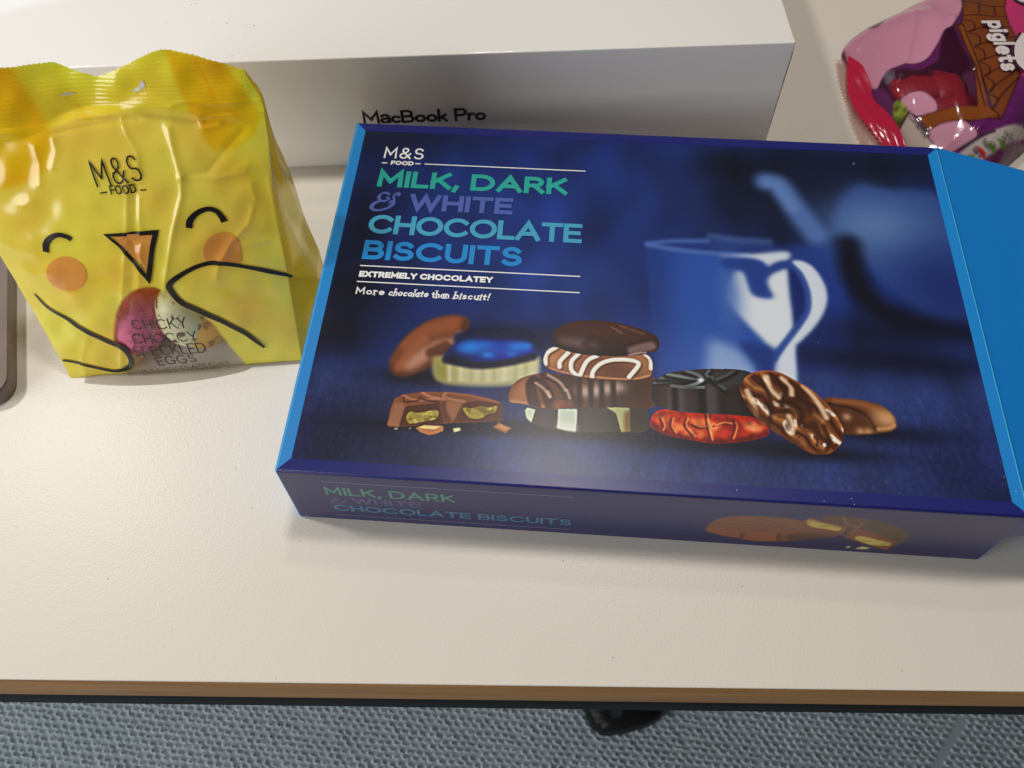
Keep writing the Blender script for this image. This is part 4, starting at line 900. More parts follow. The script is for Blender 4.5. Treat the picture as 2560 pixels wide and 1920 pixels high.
def bag_n(u, v):
    u = np.asarray(u, float); v = np.asarray(v, float)
    uc = (u - ucreep(LEFT, v)) / np.maximum(ucreep(RIGHT, v) - ucreep(LEFT, v), 1)
    bulge = 7.5 * np.sin(np.pi * np.clip(uc, 0, 1)) ** .8 * np.sin(np.pi * np.clip(v / 112, 0, 1)) ** .8
    seal = np.clip((v - SEALV(u)) / 3, 0, 1)
    wob = sum(math.cos(f * 0) * np.sin(f * 6.28 * (u * math.cos(a) + v * math.sin(a)) + p_) for f, a, p_ in _wv) / 16
    n = bulge + wob * (.8 + .5 * seal)
    n = n + seal * (2.2 * np.sin(u * .085 + .9) + .6 * np.sin(u * .17 + v * .03) + .045 * np.sin(v * 4.2))
    for pl, h, w in CREASE:
        d = seg_dist(u, v, pl); n = n + .72 * h * np.exp(-np.abs(d / w) ** 1.4)
    return n
def bag_pt(u, v, n):
    return np.stack([u, v * SL - n * CLN, v * CLN + n * SL], -1) / 1000
def on_bag(u, v, o): return bag_pt(u, v, bag_n(u, v) + o + .12)
YEL = (238, 185, 66)
pb = Paint(-12, 112, -2, 138, .5, YEL)
sealm = np.clip((pb.Y - SEALV(pb.X)) / 1.0, 0, 1)
pb.put(1 - sealm, (238, 186, 74), .8); pb.put(sealm, (244, 192, 50), .9)
pb.blob((92, 60), 30, 40, (232, 184, 80), .5); pb.blob((30, 45), 30, 40, (240, 186, 62), .6)
AM = (240, 162, 16)
pb.fill([(-14, 140)] + [(26.69,132.9),(26.15,129.27),(27.79,122.43),(29.79,113.8),(30.62,108.17),(28.56,100.97),(25.27,96.19),(17.73,91.63),(4.97,89.11)] + [(-14, 96)], AM, .95, 1.0, False)
pb.fill([(78.39,135.47),(95.44,130.79),(99.57,123.85),(102.88,115.2),(104.96,110.73),(101.79,103.28),(93.56,98.06),(85.44,98.63),(82.84,103.77),(83.1,107.8),(80.94,112.73),(79.21,123.64)], AM, .92, .7, False)
pb.fill([(80.94,112.73),(85.44,98.63),(93.56,98.06),(101.79,103.28),(105.81,103.82),(97.79,61.97),(94.4,80.73),(85.37,93.58)], (236, 174, 40), .5, 4, False)
pb.stroke([(87.5,130.55),(89.44,122.23),(91.46,115.17),(97.3,110.84)], .8, (220, 140, 10), .7, .8); pb.stroke([(95.03,129.72),(96.09,121.8),(102.13,115.25)], .8, (224, 150, 10), .6, .8)
pb.stroke([(36.55,121.09),(40.95,117.73),(42.83,114.49),(45.75,111.93)], 1.2, (232, 176, 40), .7, 1); pb.stroke([(49.26,117.96),(55.85,119.83),(61.25,117.94)], 1.2, (234, 178, 40), .6, 1)
pb.fill([(105.37,74.48),(109.21,68.65),(111.76,35.76),(101.21,-2.52),(98.4,0.12),(101.94,61.64)], (232, 178, 50), .6, 1, False)
pb.grain(.03, 6, None, 1, 61)
wp = [(22.83,4.86),(24.23,16.24),(29.75,31.15),(35.22,39.97),(42.17,45.76),(49.41,46.98),(54.23,43.93),(57.09,38.52),(61.91,34.22),(66.97,27.67),(70.23,17.47),(72.46,9.54),(74.71,1.16),(72.3,-9.45),(58.45,-15.53),(26.89,-12.42),(24.29,-2.4)]
winm = np.clip(pb.mask(wp, .35), 0, 1)
wing = pb.mask([(1.21,44.11),(11.04,31.72),(23.87,19.64),(28.53,15.85),(28.35,7.85),(25.24,3.7),(19.43,2.83),(5.8,8.79),(-0.17,9.93)], .2)
winm *= 1 - np.clip(wing, 0, 1)
def nearest(p_, arr, x, y):
    fx = np.clip((x - p_.x0) / p_.res, 0, p_.nx - 1.001); fy = np.clip((y - p_.y0) / p_.res, 0, p_.ny - 1.001)
    i = fx.astype(int); j = fy.astype(int); a = fx - i; b = fy - j
    return arr[j, i] * (1 - a) * (1 - b) + arr[j, i + 1] * a * (1 - b) + arr[j + 1, i] * (1 - a) * b + arr[j + 1, i + 1] * a * b
M_film = film("printed_film", attr="print", win="clear", trans=.3, tint=.06, gloss=.15, clear_col=(.97, .96, .95, 1))
nx, ny = 300, 380
S, T = np.meshgrid(np.linspace(0, 1, nx), np.linspace(0, 1, ny))
vg = T * 128.0
for _ in range(3):
    ug = ucreep(LEFT, vg) * (1 - S) + ucreep(RIGHT, vg) * S
    vg = T * vtop(ug)
u_, v_ = ug.ravel(), vg.ravel()
nn_ = bag_n(u_, v_)
edge = np.minimum(S, 1 - S).ravel()
FV = bag_pt(u_, v_, nn_ * np.clip(v_ / 2.5, 0, 1))
FV[:, 2] = np.maximum(FV[:, 2], .0004)
fast_mesh("front_panel", FV, grid_faces(nx, ny), M_film, bagE, True, {"print": pb.sample(u_, v_, 1.6), "clear": nearest(pb, winm, u_, v_)})
# back panel: meets the front at the top seal, stands 42 mm behind it at the base
bx, by = 60, 70
S2, T2 = np.meshgrid(np.linspace(0, 1, bx), np.linspace(0, 1, by))
DEP = 44.0
def back_pt(s, t):
    v = t * 124.0
    bul = np.sin(np.pi * np.clip(t, 0, 1)) ** .7
    rr = ucreep(RIGHT, v) + np.interp(t, [0, .07, .15, .25, .33, .5, .62, .8, .92, 1], [8, 9, 8, 5.5, 4, 3, 2, -.5, -1.2, -1])
    ll = ucreep(LEFT, v) - 1.5 * bul
    u = ll * (1 - s) + rr * s
    vv = np.where(t > .85, v + (t - .85) / .15 * (vtop(u) - 124.0 - .6), v)
    base = bag_pt(u, vv, 0 * u)
    dep = DEP * (1 - t ** 1.5) + 3.0 * bul * np.sin(np.pi * s) + .6 + 1.4 * np.sin(s * 23 + t * 9) * bul
    p_ = base.copy(); p_[..., 1] += dep / 1000
    p_[..., 1] -= (bag_n(u, vv) * CLN * np.clip((t - .8) / .1, 0, 1)) / 1000 * 1.0
    p_[..., 2] += (bag_n(u, vv) * SL * np.clip((t - .8) / .1, 0, 1)) / 1000 * 1.0
    return p_
M_yel = film("yellow_film", color=P(248, 192, 104, 1.4), trans=.5, gloss=.14, tint=.65)
BVt = back_pt(S2.ravel(), T2.ravel()); BVt[:, 2] = np.maximum(BVt[:, 2], .0004)
fast_mesh("back_panel", BVt, grid_faces(bx, by, True), M_yel, bagE, True)
# side gussets between the two, with a soft fold
def gusset(name, side):
    tt = np.linspace(0, 1, 120); ww = np.linspace(0, 1, 24); Vv = []; Cc = []; Wn = []
    pg = Paint(0, 1, 0, 1, .02, YEL)
    for t in tt:
        bk_ = back_pt(np.array([1.0 if side > 0 else 0.0]), np.array([t]))[0]
        v = t * (vtop(np.array([RIGHT[-3][0] if side > 0 else -9.]))[0])
        u = (ucreep(RIGHT, v) if side > 0 else ucreep(LEFT, v))
        fr = bag_pt(np.array([u]), np.array([v]), bag_n(np.array([u]), np.array([v])) * min(v / 2.5, 1))[0]
        for w in ww:
            p_ = fr * (1 - w) + bk_ * w
            p_[0] += side * (2.6 * math.sin(math.pi * w) * (1 - t) + .7 * math.sin(w * 9 + t * 14) * math.sin(math.pi * w)) / 1000
            p_[2] = max(p_[2], .0004)
            Vv.append(p_)
            e_ = t + .10 * (w - .5)
            cl_ = min(max((e_ - .28) / .05, 0), 1) * min(max((.60 - e_) / .05, 0), 1) * min(max((w - .1) / .12, 0), 1) * min(max((.86 - w) / .12, 0), 1) if side > 0 else 0.0
            Cc.append(P(244, 188, 70, 1.4)); Wn.append(cl_ * .85)
    return fast_mesh(name, np.array(Vv), grid_faces(24, 120, side < 0), M_film2, bagE, True, {"print": np.array(Cc), "clear": np.array(Wn)})
M_film2 = film("gusset_film", attr="print", win="clear", trans=.5, tint=.35, gloss=.12, clear_col=(.92, .92, .9, 1))
gusset("side_gusset", 1); gusset("side_gusset", -1)
# clear base fold lying on the desk in front of the printed edge
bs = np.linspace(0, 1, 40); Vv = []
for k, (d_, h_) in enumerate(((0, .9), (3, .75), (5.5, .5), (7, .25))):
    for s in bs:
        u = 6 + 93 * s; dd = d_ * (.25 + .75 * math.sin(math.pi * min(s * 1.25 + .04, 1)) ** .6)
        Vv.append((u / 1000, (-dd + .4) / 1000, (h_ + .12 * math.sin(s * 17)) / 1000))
fast_mesh("base_fold", np.array(Vv), grid_faces(40, 4), film("shaded_base_film", color=(.26, .22, .13, 1), trans=.3, gloss=.45, clear=.45), bagE, True)  # brown colour holds both the film and the shadow at the bag's foot
# printed face and words
M_ink = mat("black_print", (0.010, 0.008, 0.008, 1), 0.28, 0.5)
M_oran = film("orange_print", color=P(232, 150, 72, 1.3), trans=.3, gloss=.12)
def face(pts, w, nm="face_line"):
    q = Ink(); q.stroke([tuple(z) for z in smooth_poly(pts, 6, False)], w, dense=.5); q.build(nm, on_bag, M_ink, bagE, .25)
face([(14.16,64.02),(15.51,67.51),(18.25,70.11),(21.52,71.25),(24.48,70.36),(25.86,69.14)], [2.3, 2.4, 2.1, 1.9, 2.0, 2.1])
face([(70.34,70.52),(71.35,73.4),(74.51,76.09),(78.46,77.15),(81.45,76.02),(82.92,73.62),(83.61,71.36)], [2.4, 2.4, 2.1, 1.9, 2.0, 2.3, 2.6])
q = Ink(); q.patch([(42.09,70.3),(46.68,70.5),(57.65,70.02),(55.22,65.32),(50.09,53.14),(46.88,60.25),(44.38,65.7)], 30); q.build("beak", on_bag, M_oran, bagE, .22)
q = Ink(); q.stroke([(39.83,70.66),(46.68,70.5),(57.95,70.18),(55.55,65.3),(49.6,50.59),(46.99,57.81),(43.57,65.77),(39.83,70.66)], [1.1, 1.5, 1.9, 1.8, 1.9, 1.7, 1.6, 1.1], dense=.5); q.build("beak_outline", on_bag, M_ink, bagE, .32)
for pts in ([(26.42,53.59),(22.29,48.13),(15.75,46.25),(10.95,49.08),(10.68,54.89),(14.84,59.92),(21.24,62.01),(26.03,59.21)], [(86.79,59.96),(85.33,53.24),(78.37,53.8),(73.47,55.67),(73.14,61.04),(76.37,65.56),(81.62,67.22),(85.97,64.8)]):
    q = Ink(); q.patch([tuple(z) for z in smooth_poly(pts, 6)], 24); q.build("cheek", on_bag, M_oran, bagE, .12)
face([(1.28,44.31),(4.18,38.15),(10.97,31.51),(17.46,24.65),(23.87,19.64),(27.76,16.26),(28.94,11.26),(28.36,7.27),(25.41,4.27),(19.5,3.06),(12.13,5.87),(5.8,8.79),(-0.09,10.16)], [.6, 1.3, 1.6, 2.1, 2.3, 2.4, 2.5, 2.5, 2.2, 1.5, 1.5, 1.3, 1.2], "wing_outline")
face([(103.22,42.91),(95.49,46.91),(87.64,50.56),(77.45,54.57),(69.72,54.31),(62.07,51.16),(57.11,47.76),(56.52,44.05),(58.71,38.7),(64.36,33.48),(73.11,25.72),(80.33,17.9),(85.15,9.76)], [1.4, 2.2, 1.6, 1.9, 1.8, 2.0, 2.4, 2.6, 2.6, 2.3, 2.2, 2.1, 1.0], "wing_outline")
def words(t, conv, cap, w, gap=.3, m=None, lift=.3):
    q = Ink(); a, b = conv; q.text(t, a, b, cap, w, gap, dense=1.0); q.build("lettering", on_bag, m or M_ink, bagE, lift)
words("M&S", [(41.73,89.01),(59.11,90.34)], 9.6, .66, .3)
words("FOOD", [(46.01,85.99),(55.41,85.91)], 3.5, .55, .36)
q = Ink(); p = [(42.1,86.72),(44.72,86.96),(56.63,86.79),(58.89,86.88)]; q.stroke(p[:2], .5); q.build("lettering", on_bag, M_ink, bagE, .1); q = Ink(); q.stroke(p[2:], .5); q.build("lettering", on_bag, M_ink, bagE, .1)
words("CHICKY", [(35.89,26.17),(58.02,25.57)], 5.6, .58, .3); words("CHOCCY", [(33.43,18.45),(60.02,17.81)], 5.6, .58, .28)
words("SPECKLED", [(31.51,10.8),(61.72,10.97)], 5.8, .6, .28); words("EGGS", [(39.17,4.55),(55.8,5.4)], 5.2, .6, .32)
M_ink2 = mat("faint_print", (0.10, 0.08, 0.04, 1), 0.4)
words("MILK CHOCOLATE EGGS", [(29.39,0.85),(68.56,2.49)], 1.9, .26, .3, M_ink2); words("WITH A SPECKLED", [(34.89,-1.08),(63.89,-0.11)], 1.7, .24, .3, M_ink2)
# punched hang slots in the seal
M_slot = mat("slot_edge", (0.62, 0.60, 0.55, 1), .5)
for pts, w in (([(67.49,124.99),(67.46,123.64),(65.51,122.1),(63,121.2)], [.7, 1.6, 1.2, .5]), ([(37.95,120.85),(39.87,121.03),(42.41,120.86)], [.5, .9, .4])):
    q = Ink(); q.stroke([tuple(z) for z in smooth_poly(pts, 5, False)], w); q.build("hang_slot", on_bag, M_slot, bagE, .15)
# eggs seen through the window
def egg_mat(name, col, spots=None):
    m = mat(name, col, .45, .35, .1, .2)
    if spots:
        nt = m.node_tree; b = nt.nodes["Principled BSDF"]
        tc = nt.nodes.new("ShaderNodeTexCoord"); n = nt.nodes.new("ShaderNodeTexNoise"); n.inputs["Scale"].default_value = 290; n.inputs["Detail"].default_value = 3
        r = nt.nodes.new("ShaderNodeValToRGB"); r.color_ramp.elements[0].position = .56; r.color_ramp.elements[1].position = .66
        r.color_ramp.elements[0].color = col; r.color_ramp.elements[1].color = spots
        nt.links.new(tc.outputs["Object"], n.inputs["Vector"]); nt.links.new(n.outputs["Fac"], r.inputs[0]); nt.links.new(r.outputs[0], b.inputs["Base Color"])
    return m
BM = Matrix.Translation((-0.18999, 0.20223, 0)) @ Matrix.Rotation(BAG_YAW, 4, 'Z')
def egg(label, c, r, ln, ang, tilt, m, n=-14):
    k, l = 20, 28; V = []; F = []
    for j in range(l + 1):
        th_ = math.pi * j / l; z = math.cos(th_); rad = math.sin(th_) * (1 + .13 * -z)
        for i in range(k): V.append((r * rad * math.cos(2 * math.pi * i / k) / 1000, r * rad * math.sin(2 * math.pi * i / k) / 1000, ln * z / 1000))
    for j in range(l):
        for i in range(k): F.append((j * k + i, j * k + (i + 1) % k, (j + 1) * k + (i + 1) % k, (j + 1) * k + i))
    o = mesh_obj("chocolate_egg", V, F, m, None, True)
    p_ = bag_pt(np.array([c[0]]), np.array([c[1]]), np.array([n]))[0]
    rot = Matrix.Rotation(R(ang), 4, 'Y') @ Matrix.Rotation(R(tilt), 4, 'X')
    mw = BM @ Matrix.Translation(p_) @ rot
    lowest = min((mw @ Vector(v)).z for v in V)
    if lowest < .0012: mw = Matrix.Translation((0, 0, .0012 - lowest)) @ mw
    o.matrix_world = mw
    tag(o, label, "chocolate egg", "chocolate eggs in the yellow bag")
SP = (0.20, 0.11, 0.06, 1)
C_ = [(34.7,26.2),(31.3,4.3),(52.5,10.5),(64.7,9.4),(59.8,-2.8),(46.2,24),(22.9,13.2)]
egg("dusky pink egg at the top of the clear window in the bag", C_[0], 12.5, 16, 78, 0, egg_mat("pink_shell", P(222, 112, 130), P(140, 60, 70)), -14.5)
egg("bright pink egg at the lower left of the bag window, behind the lettering", C_[1], 13, 16, 20, 0, egg_mat("magenta_shell", P(236, 112, 160), P(160, 64, 100)), -15.5)
egg("cream egg with brown speckles in the middle right of the bag window", C_[2], 12, 16, -12, 0, egg_mat("cream_shell", P(246, 242, 196), SP), -14)
egg("deep yellow egg at the right rim of the bag window", C_[3], 10.5, 13.5, 30, 0, egg_mat("yellow_shell", P(226, 166, 22), P(170, 110, 20)), -22)
egg("pale orange egg in the lower right corner of the bag window", C_[4], 10, 13, 70, 0, egg_mat("orange_shell", P(222, 176, 84), P(160, 110, 50)), -17)
egg("brown shaded egg behind the pink and cream eggs", C_[5], 10, 13, 40, 0, egg_mat("brown_shell", P(130, 80, 66), SP), -31)
egg("orange brown egg tucked at the left rim of the bag window", C_[6], 9, 12, 10, 0, egg_mat("rust_shell", P(170, 100, 40), SP), -27)

# ------------------------------------------------------------------ pink pillow bag behind the biscuit box
PIG_OUT = np.array([[184, 402], [192, 413], [214, 426], [240, 441], [300, 480], [380, 470], [390, 390], [330, 350], [264, 329], [250, 317], [230, 300], [206, 312], [198, 335], [190, 372]], float)
PIG_C = np.array([275., 385.])
_pa = np.arctan2(PIG_OUT[:, 1] - PIG_C[1], PIG_OUT[:, 0] - PIG_C[0]); _pr = np.hypot(*(PIG_OUT - PIG_C).T)
_po = np.argsort(_pa); _pa = _pa[_po]; _pr = _pr[_po]
_pa = np.concatenate([_pa - 2 * np.pi, _pa, _pa + 2 * np.pi]); _pr = np.tile(_pr, 3)
def pig_R(a): return sum(w * np.interp(a + o, _pa, _pr) for o, w in ((-.05, .25), (0, .5), (.05, .25)))
def pig_h(x, y):
    dx, dy = x - PIG_C[0], y - PIG_C[1]
    r = np.clip(np.hypot(dx, dy) / pig_R(np.arctan2(dy, dx)), 0, 1)
    return 1.5 + 27 * (1 - r ** 3.2) ** .75
pillow = empty("piglets_bag", (PIG_C[0] / 1000, PIG_C[1] / 1000, 0), 0, "pink and purple pillow bag of red sweets behind the biscuit box, with brown roof print", "sweet bag")
pp = Paint(176, 340, 290, 460, .4, (100, 34, 92))
DKL = (46, 10, 26)
clearp = [(194.1,367.3),(199.2,372.9),(212,365.1),(219.8,367.8),(223.1,377.8),(228.5,389.9),(232.1,389.9),(232.4,374.2),(233.3,357.5),(230.7,335.5),(213.9,337.3),(205.9,338.9),(198.2,352),(197.1,359.1)]
win2 = np.clip(pp.mask(clearp, .4, False), 0, 1)
pp.fill([(255.7,445.2),(291.8,427.6),(267,338.2),(256.2,346),(254,354.3),(255.9,373.2),(261,403.3)], (196, 56, 112), 1, .4, False)
pp.fill([(239.2,326.7),(253.4,350),(267.3,351.9),(267.5,316.4),(215,311.7),(225.1,327.9)], (104, 34, 104), 1, .5, False)
pp.fill([(193.4,368.2),(198.2,352),(199.4,338.3),(199.6,329.6),(195.7,347.1)], (96, 40, 92), 1, .5, False)
pk = [(185.2,398.9),(187.8,412.3),(198,421.3),(201.1,406.8),(223.2,434.9),(239.7,448.2),(244.9,432.1),(242.7,409.3),(232.6,391.6),(227.4,387.7),(221,377.7),(213.6,370.6),(199.3,373.4),(193.5,366.4),(189.6,379.5),(186,388.6)]
pp.stroke(pk + [pk[0]], 1.1, DKL, 1, .2); m1_ = pp.fill(pk, (212, 146, 174), 1, .25); win2 *= 1 - m1_
for poly in ([(200.7,351.8),(203.5,353.1),(209.1,351.7),(213.7,344),(213.6,338.1),(210.1,338.1),(205.9,338.4),(201.7,345.6)], [(208.7,327.9),(213,331.4),(219.1,330.9),(224.5,326.9),(228.1,320),(220.4,316.3),(214.9,315.1),(210.8,320.5)]):
    pp.stroke(poly + [poly[0]], 1.0, DKL, 1, .2); w_ = pp.fill(poly, (212, 150, 176), 1, .25); win2 *= 1 - w_
roof = [(251.6,432),(268.6,421),(261.1,400.3),(259.4,390),(259.3,378.9),(254.1,360.3),(253.8,350.7),(239.6,326.6),(237.7,328.6),(236.4,341.6),(236.4,366),(236.2,389.1)]
def tile_fill(poly, col):
    pp.stroke(poly + [poly[0]], 1.0, DKL, 1, .2, smooth=False); w_ = pp.fill(poly, col, 1, .2, False)
    return w_
win2 *= 1 - tile_fill(roof, (126, 66, 30))
win2 *= 1 - tile_fill([(233.3,390.4),(237,390.2),(236.4,366),(235.4,348),(235.5,334.7),(238.7,327.3),(225.2,328.1),(214.2,330.8),(208.5,329.8),(205.9,338.4),(213.1,337.6),(230.9,335.4),(232.6,348.7),(234.3,369.6)], (140, 74, 30))
for s_ in ([(244.1,411.5),(252.9,405.5),(262,403.1)], [(238.9,398.1),(249.5,395.5),(260.3,394.5)], [(238.2,384.5),(244,386.1),(259.7,385.6)], [(238.4,373.6),(246.4,375.7),(258.5,378.1)], [(237.6,362.6),(246.5,365.1),(257,369.8)], [(237.3,351.9),(246.2,356.5),(254.7,360.3)], [(236.4,341.6),(244.5,348),(254,354.3)], [(236.6,332.2),(243.8,340.6),(253.4,350)],
           [(238.7,394.1),(242.3,391.7),(241.7,385.6),(238.2,384.5)], [(238.5,383.6),(242.4,380.5),(241.3,374.7),(238.4,373.6)], [(238.2,372.8),(241.5,369.8),(240.4,363.7),(237.6,362.6)], [(237.4,361.8),(240.8,357.4),(239.4,352.3),(237.3,351.9)], [(237.2,351.2),(240.1,347),(238.6,342.5),(236.4,341.6)], [(236.3,340.9),(239.7,337.9),(238.9,334.3),(236.6,332.2)], [(234.4,390.3),(234.3,369.6),(233.8,349.8),(234.1,335)],
           [(251.4,409.1),(246.7,396.9)], [(257.2,403.7),(254.9,395)], [(249.2,385.5),(246.4,375.7)], [(249.5,375.4),(247.1,365.1)]):
    pp.stroke(s_, .7, DKL, .9, .2)
pp.fill([(236.3,389.5),(235.4,370.2),(235.6,356.9),(234.3,369.6)], (150, 84, 40), .7, .4, False)
g_ = pp.fill([(198.3,352.6),(200.4,352.4),(202.7,343.7),(200.3,340.2),(199,338.5),(197.3,345)], (112, 124, 42), 1, .3); win2 *= 1 - g_
pp.grain(.2, .8, g_, 1, 71)
lab = [(203,342.3),(206.3,331.9),(210.7,319),(198.5,326),(199.1,337.4)]
pp.stroke([(203.1,343.1),(200.3,340.2),(199,337.1)], .9, DKL, 1, .2); w_ = pp.fill(lab, (196, 180, 170), 1, .3, False); win2 *= 1 - w_
nl = [(219,313.1),(227,318.2),(232.5,320.5),(255.6,327.4),(257.9,325.5),(231.6,309.7),(226.5,306.5)]
w_ = pp.fill(nl, (200, 188, 184), 1, .3, False)
pp.fill([(226.5,306.5),(231.6,309.7),(258.9,326.1),(261.9,322.6),(247.8,314)], (116, 52, 96), 1, .5, False)
for poly, k in (([(227.3,314.8),(229.2,314.2),(231,312.3),(231.5,310.6),(230.1,309.9)], (190, 36, 50)), ([(232.2,316.4),(234.1,315.8),(236.2,314.1),(236.2,312.2),(234.9,311.8)], (110, 150, 56)), ([(237,317.8),(239.4,317.6),(242.3,316.6),(242.1,314.8),(239.8,314.9)], (110, 150, 56)), ([(223.1,312.2),(225.4,312.3),(226.8,310.9),(226.4,309.8)], (110, 150, 56))):
    pp.fill(poly, k, 1, .2)
pp.stroke([(221.3,315.6),(227,318.2),(232.5,320.3),(236,321.2)], 1.6, (60, 40, 60), .9, .4)
M_pill = film("pillow_film", attr="print", win="clear", trans=.25, gloss=.11, clear_col=(.98, .92, .93, 1))
na, nr = 720, 150
A_, Q_ = np.meshgrid(np.linspace(-math.pi, math.pi, na), np.linspace(0.02, 1, nr) ** .8)
RR = pig_R(A_) * Q_
x_, y_ = (PIG_C[0] + RR * np.cos(A_)).ravel(), (PIG_C[1] + RR * np.sin(A_)).ravel()
h_ = pig_h(x_, y_)
_pw = [(nrg.uniform(.01, .06), nrg.uniform(0, 6.28), nrg.uniform(0, 6.28)) for _ in range(14)]
wr = sum(np.sin(6.28 * f * (x_ * math.cos(a) + y_ * math.sin(a)) + p_) for f, a, p_ in _pw) / 14 * 2.2
for pl, hh, w in (([(219.4,409.2),(211.6,387.8),(205.7,370.7),(200.1,359.2)], 1.3, 2.2), ([(204.6,365.2),(204.3,339),(209,330.1)], .8, 1.3), ([(234.5,398),(230.9,368.7),(234.2,357.2)], .8, 2), ([(228.4,322.5),(235.1,329),(252.1,328.5)], 1.0, 1.6), ([(213.6,317.3),(217.8,319.8)], .8, 1.5), ([(197.2,345.7),(204.6,338.1)], .6, 1.6), ([(248.5,353.3),(258.4,360.1)], 1.2, 2.0)):
    wr = wr + hh * np.exp(-np.abs(seg_dist(x_, y_, pl) / w) ** 1.4)
rr_ = Q_.ravel(); wr *= np.clip((1 - rr_) * 9, 0, 1)
fast_mesh("film_top", np.stack([x_ - PIG_C[0], y_ - PIG_C[1], np.maximum(h_ + wr, .4)], 1) / 1000, grid_faces(na, nr), M_pill, pillow, True, {"print": pp.sample(x_, y_), "clear": nearest(pp, win2, x_, y_) * .93})
na2 = 120; A2 = np.linspace(-math.pi, math.pi, na2); r2_ = pig_R(A2)
Vb = [(0, 0, .3)] + [(r * math.cos(a), r * math.sin(a), .3) for a, r in zip(A2, r2_ * .995)]
mesh_obj("film_base", [tuple(np.array(v) / 1000) for v in Vb], [(0, i + 1, i) for i in range(1, na2)], film("base_film", color=P(150, 84, 132), trans=.2, gloss=.2), pillow)
pl_ = [(221.7,370),(237.4,381.3),(234.6,358.7),(221.5,357.9)]
mesh_obj("inner_label", [((x - PIG_C[0]) / 1000, (y - PIG_C[1]) / 1000, .0012) for x, y in pl_], [(3, 2, 1, 0)], mat("pale_label", P(196, 180, 176), .5), pillow)
pig_fn = lambda u, v, o: np.stack([u - PIG_C[0], v - PIG_C[1], pig_h(u, v) + o + 1.1], 1) / 1000
M_wink = mat("white_letter_ink", P(206, 196, 196), .3, .5, .4, .1); M_dink = mat("dark_letter_ink", P(50, 22, 40), .3, .5, .4, .1)
for m_, w, lift in ((M_dink, 3.6, 0), (M_wink, 2.0, .25)):
    q = Ink(); a, b = [(247.9,389.9),(244.7,352.5)]
    q.text("piglets", a, b, 10.6, w, .3, dense=1.2); q.build("lettering", pig_fn, m_, pillow, lift)
    q = Ink(); q.stroke([tuple(z) for z in smooth_poly([(264.9,377.7),(259.9,371.2),(257.1,364.9),(256.1,357.9),(257.8,353.4)], 4, False)], 8 if lift == 0 else 5, dense=1.2); q.build("lettering", pig_fn, m_, pillow, lift)
    q = Ink(); q.stroke([tuple(z) for z in smooth_poly([(272.4,413.9),(271.5,407.1),(274.7,405.9)], 4, False)], 8 if lift == 0 else 5, dense=1.2); q.build("lettering", pig_fn, m_, pillow, lift)
M_sm = mat("small_print", P(60, 52, 56), .4)
def small(t, c, cap, w):
    q = Ink(); q.text(t, c[0], c[1], cap, w, .28, dense=1); q.build("lettering", pig_fn, M_sm, pillow, .1)
small("BEST BEFORE", [(202.3,340.8),(206.6,325.6)], 2.4, .3)
small("Sqlt 0.", [(225,314),(228.2,309.4)], 2.0, .28); small("Sugqrs", [(229.4,316.7),(232.6,312.3)], 2.0, .28); small("Fqt 0.1g", [(240,318.2),(246.3,317.8)], 2.0, .28)
small("<1%", [(232.6,315.3),(234.9,312.4)], 1.8, .26); small("<1%", [(238,316.8),(240.8,315.3)], 1.8, .26); small("21%", [(228,313.8),(230.1,311)], 1.8, .26) if False else None
q = Ink(); q.text("*of your", *[(220.6,315.6),(229,319.1)], 2.6, .5, .3, dense=1) if all(ch in GL or ch == ' ' for ch in "*of your") else None
if q.v: q.build("lettering", pig_fn, mat("grey_print", P(170, 150, 160), .4), pillow, .3)
# red crimped end seal and the clear seal under it, each with a pinked edge
def fin(name, inner, outer, m, teeth, z0, z1, amp):
    a = smooth_poly(inner, 12, False); b = smooth_poly(outer, 12, False); n = 110
    ia = np.stack([np.interp(np.linspace(0, 1, n), np.linspace(0, 1, len(a)), a[:, k]) for k in (0, 1)], 1)
    ib = np.stack([np.interp(np.linspace(0, 1, n), np.linspace(0, 1, len(b)), b[:, k]) for k in (0, 1)], 1)
    V = []
    for i in range(n):
        d = ib[i] - ia[i]; L_ = max(np.hypot(*d), 1e-6); ph_ = (i * teeth / n) % 1; tz = amp * abs(ph_ - .5) * 2
        for j in range(10):
            s = j / 9; p_ = ia[i] + d * s + (d / L_ * tz if j == 9 else 0)
            V.append(((p_[0] - PIG_C[0]) / 1000, (p_[1] - PIG_C[1]) / 1000, (z0 + (z1 - z0) * s + .35 * math.sin(s * 20) * (s < .95) + 1.0 * math.sin(i * .09 + s * 2)) / 1000 + .0009))
    o = fast_mesh(name, np.array(V), grid_faces(10, n), m, pillow, True)
fin("clear_end_seal", [(185.9,394.5),(189.1,375.2),(194.3,358.3),(197.3,340.5),(198.6,323.4)], [(180.9,396),(179.5,377.2),(179.7,363.7),(178.9,347.4),(180.9,329.3),(181.9,323.9)], film("seal_film", color=P(196, 150, 140), trans=.4, gloss=.2, clear=.45), 26, 1.0, .3, 1.5)
fin("red_end_seal", [(185.2,394.1),(190.9,382.9),(194.8,367.4),(196.3,350.1),(198,334.2),(198.6,323.4)], [(184,389.3),(181.1,372.1),(181.3,362),(181.2,353.8),(184.1,343.2),(188.5,333.7),(189.9,323.6)], film("red_film", color=P(196, 34, 70), trans=.25, gloss=.15), 20, 5.5, 3.0, 1.6)
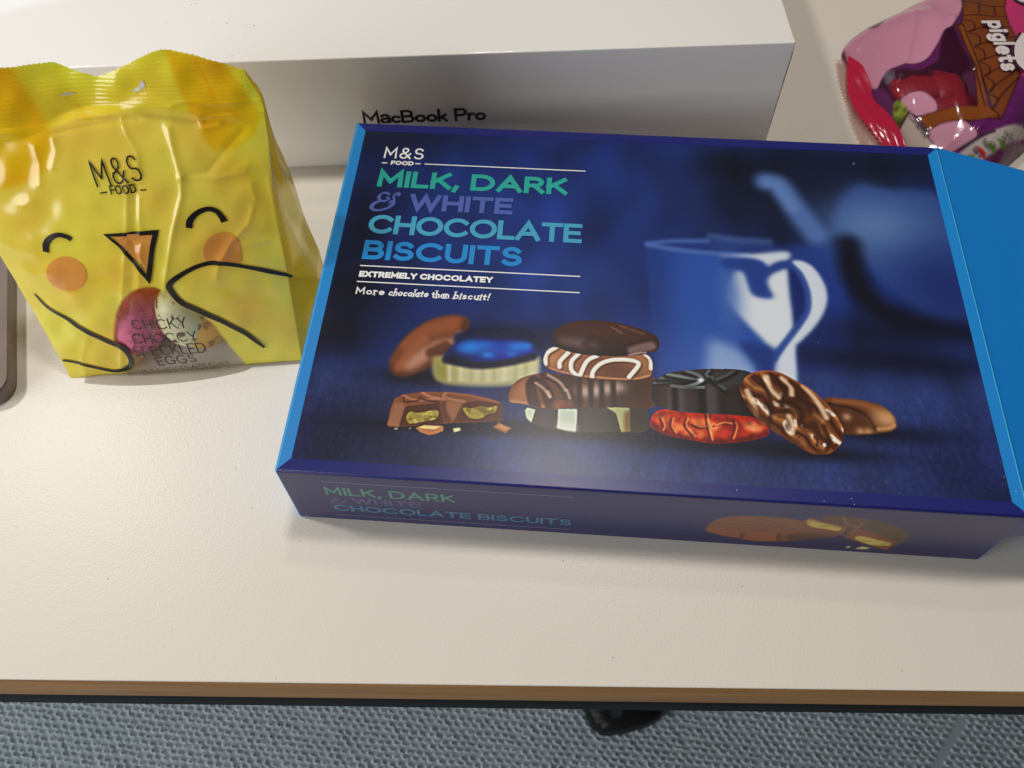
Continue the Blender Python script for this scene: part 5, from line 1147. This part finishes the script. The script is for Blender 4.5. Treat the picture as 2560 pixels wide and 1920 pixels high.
# the sweets
def sweet(label, c, r, h):
    k, l = 24, 12; V = []; F = []
    for j in range(l + 1):
        th_ = math.pi * j / l
        for i in range(k):
            a = 2 * math.pi * i / k; f = 1 + .10 * math.sin(2 * a + c[0]) + .06 * math.sin(5 * a)
            V.append((r * f * abs(math.sin(th_)) ** .7 * math.cos(a) / 1000, r * .8 * f * abs(math.sin(th_)) ** .7 * math.sin(a) / 1000, h * math.cos(th_) / 1000))
    for j in range(l):
        for i in range(k): F.append((j * k + i, (j + 1) * k + i, (j + 1) * k + (i + 1) % k, j * k + (i + 1) % k))
    o = mesh_obj("jelly_sweet", V, F, M_jel, None, True)
    o.location = (c[0] / 1000, c[1] / 1000, (h + c[2]) / 1000); o.rotation_euler = (0, 0, c[0])
    tag(o, label, "sweet", "red sweets in the pink bag")
M_jel = mat("red_jelly", P(140, 24, 36), .4, .35, 0, .1, bump=(160, .5, .0015, 3))
CJ = [(204.3,360.9),(213.7,359.7),(226.2,348.4),(217.9,339.9),(225.1,361.1)]
sweet("dark red jelly sweet under the pink print at the left of the bag window", (CJ[0][0] + 5, CJ[0][1], 1), 12, 5.5)
sweet("dark red jelly sweet in the middle of the bag window", (CJ[1][0], CJ[1][1], 4), 15, 6)
sweet("dark red jelly sweet beside the brown board at the right of the bag window", (CJ[2][0], CJ[2][1], 1), 16, 6.5)
sweet("red jelly sweet low in the bag window above the brown band", (CJ[3][0], CJ[3][1], .5), 12, 4.5)
sweet("dark red jelly sweet at the back of the bag window, nearest the roof print", (CJ[4][0], CJ[4][1], 2), 15, 7)

# ------------------------------------------------------------------ dark slab at the left edge of the desk
ph_a = math.atan2(-.0198, .0714)
phone = empty("phone", (-0.2099, 0.1905, 0), -ph_a, "grey brown rounded slab lying at the left edge of the desk beside the yellow bag", "phone")
def rounded(w, l, r, n=10):
    o = []
    for cx, cy, a0 in ((-r, r, -90), (-r, l - r, 0), (-w + r, l - r, 90), (-w + r, r, 180)):
        o += [(cx + r * math.cos(R(a0 + 90 * i / n)), cy + r * math.sin(R(a0 + 90 * i / n))) for i in range(n + 1)]
    return o
def slab(name, w, l, r, prof, m, inset=0):
    base = rounded(w - 2 * inset, l - 2 * inset, r); V = []; F = []; n = len(base); cx, cy = -w / 2, l / 2
    base = [(x - inset, y + inset) for x, y in base]
    for d, z in prof:
        for x, y in base:
            fx = (w / 2 - inset - d) / (w / 2 - inset); fy = (l / 2 - inset - d) / (l / 2 - inset)
            V.append(((cx + (x - cx) * fx) / 1000, (cy + (y - cy) * fy) / 1000, z / 1000))
    for k in range(len(prof) - 1):
        for i in range(n): F.append((k * n + i, k * n + (i + 1) % n, (k + 1) * n + (i + 1) % n, (k + 1) * n + i))
    F.append(tuple(range((len(prof) - 1) * n, len(prof) * n))); F.append(tuple(range(n - 1, -1, -1)))
    return mesh_obj(name, V, F, m, phone, False)
slab("case", 74, 118, 10, [(1.2, .2), (.4, .8), (0, 2), (0, 6.5), (.4, 7.6), (1.2, 8.2)], mat("phone_case", (0.19, 0.145, 0.125, 1), .45, .5, .1, .2))
slab("screen", 74, 118, 9, [(.2, 8.22), (0, 8.3), (.2, 8.36)], mat("brown_glass", (0.19, 0.145, 0.125, 1), .42, .5, .1, .2), .5)
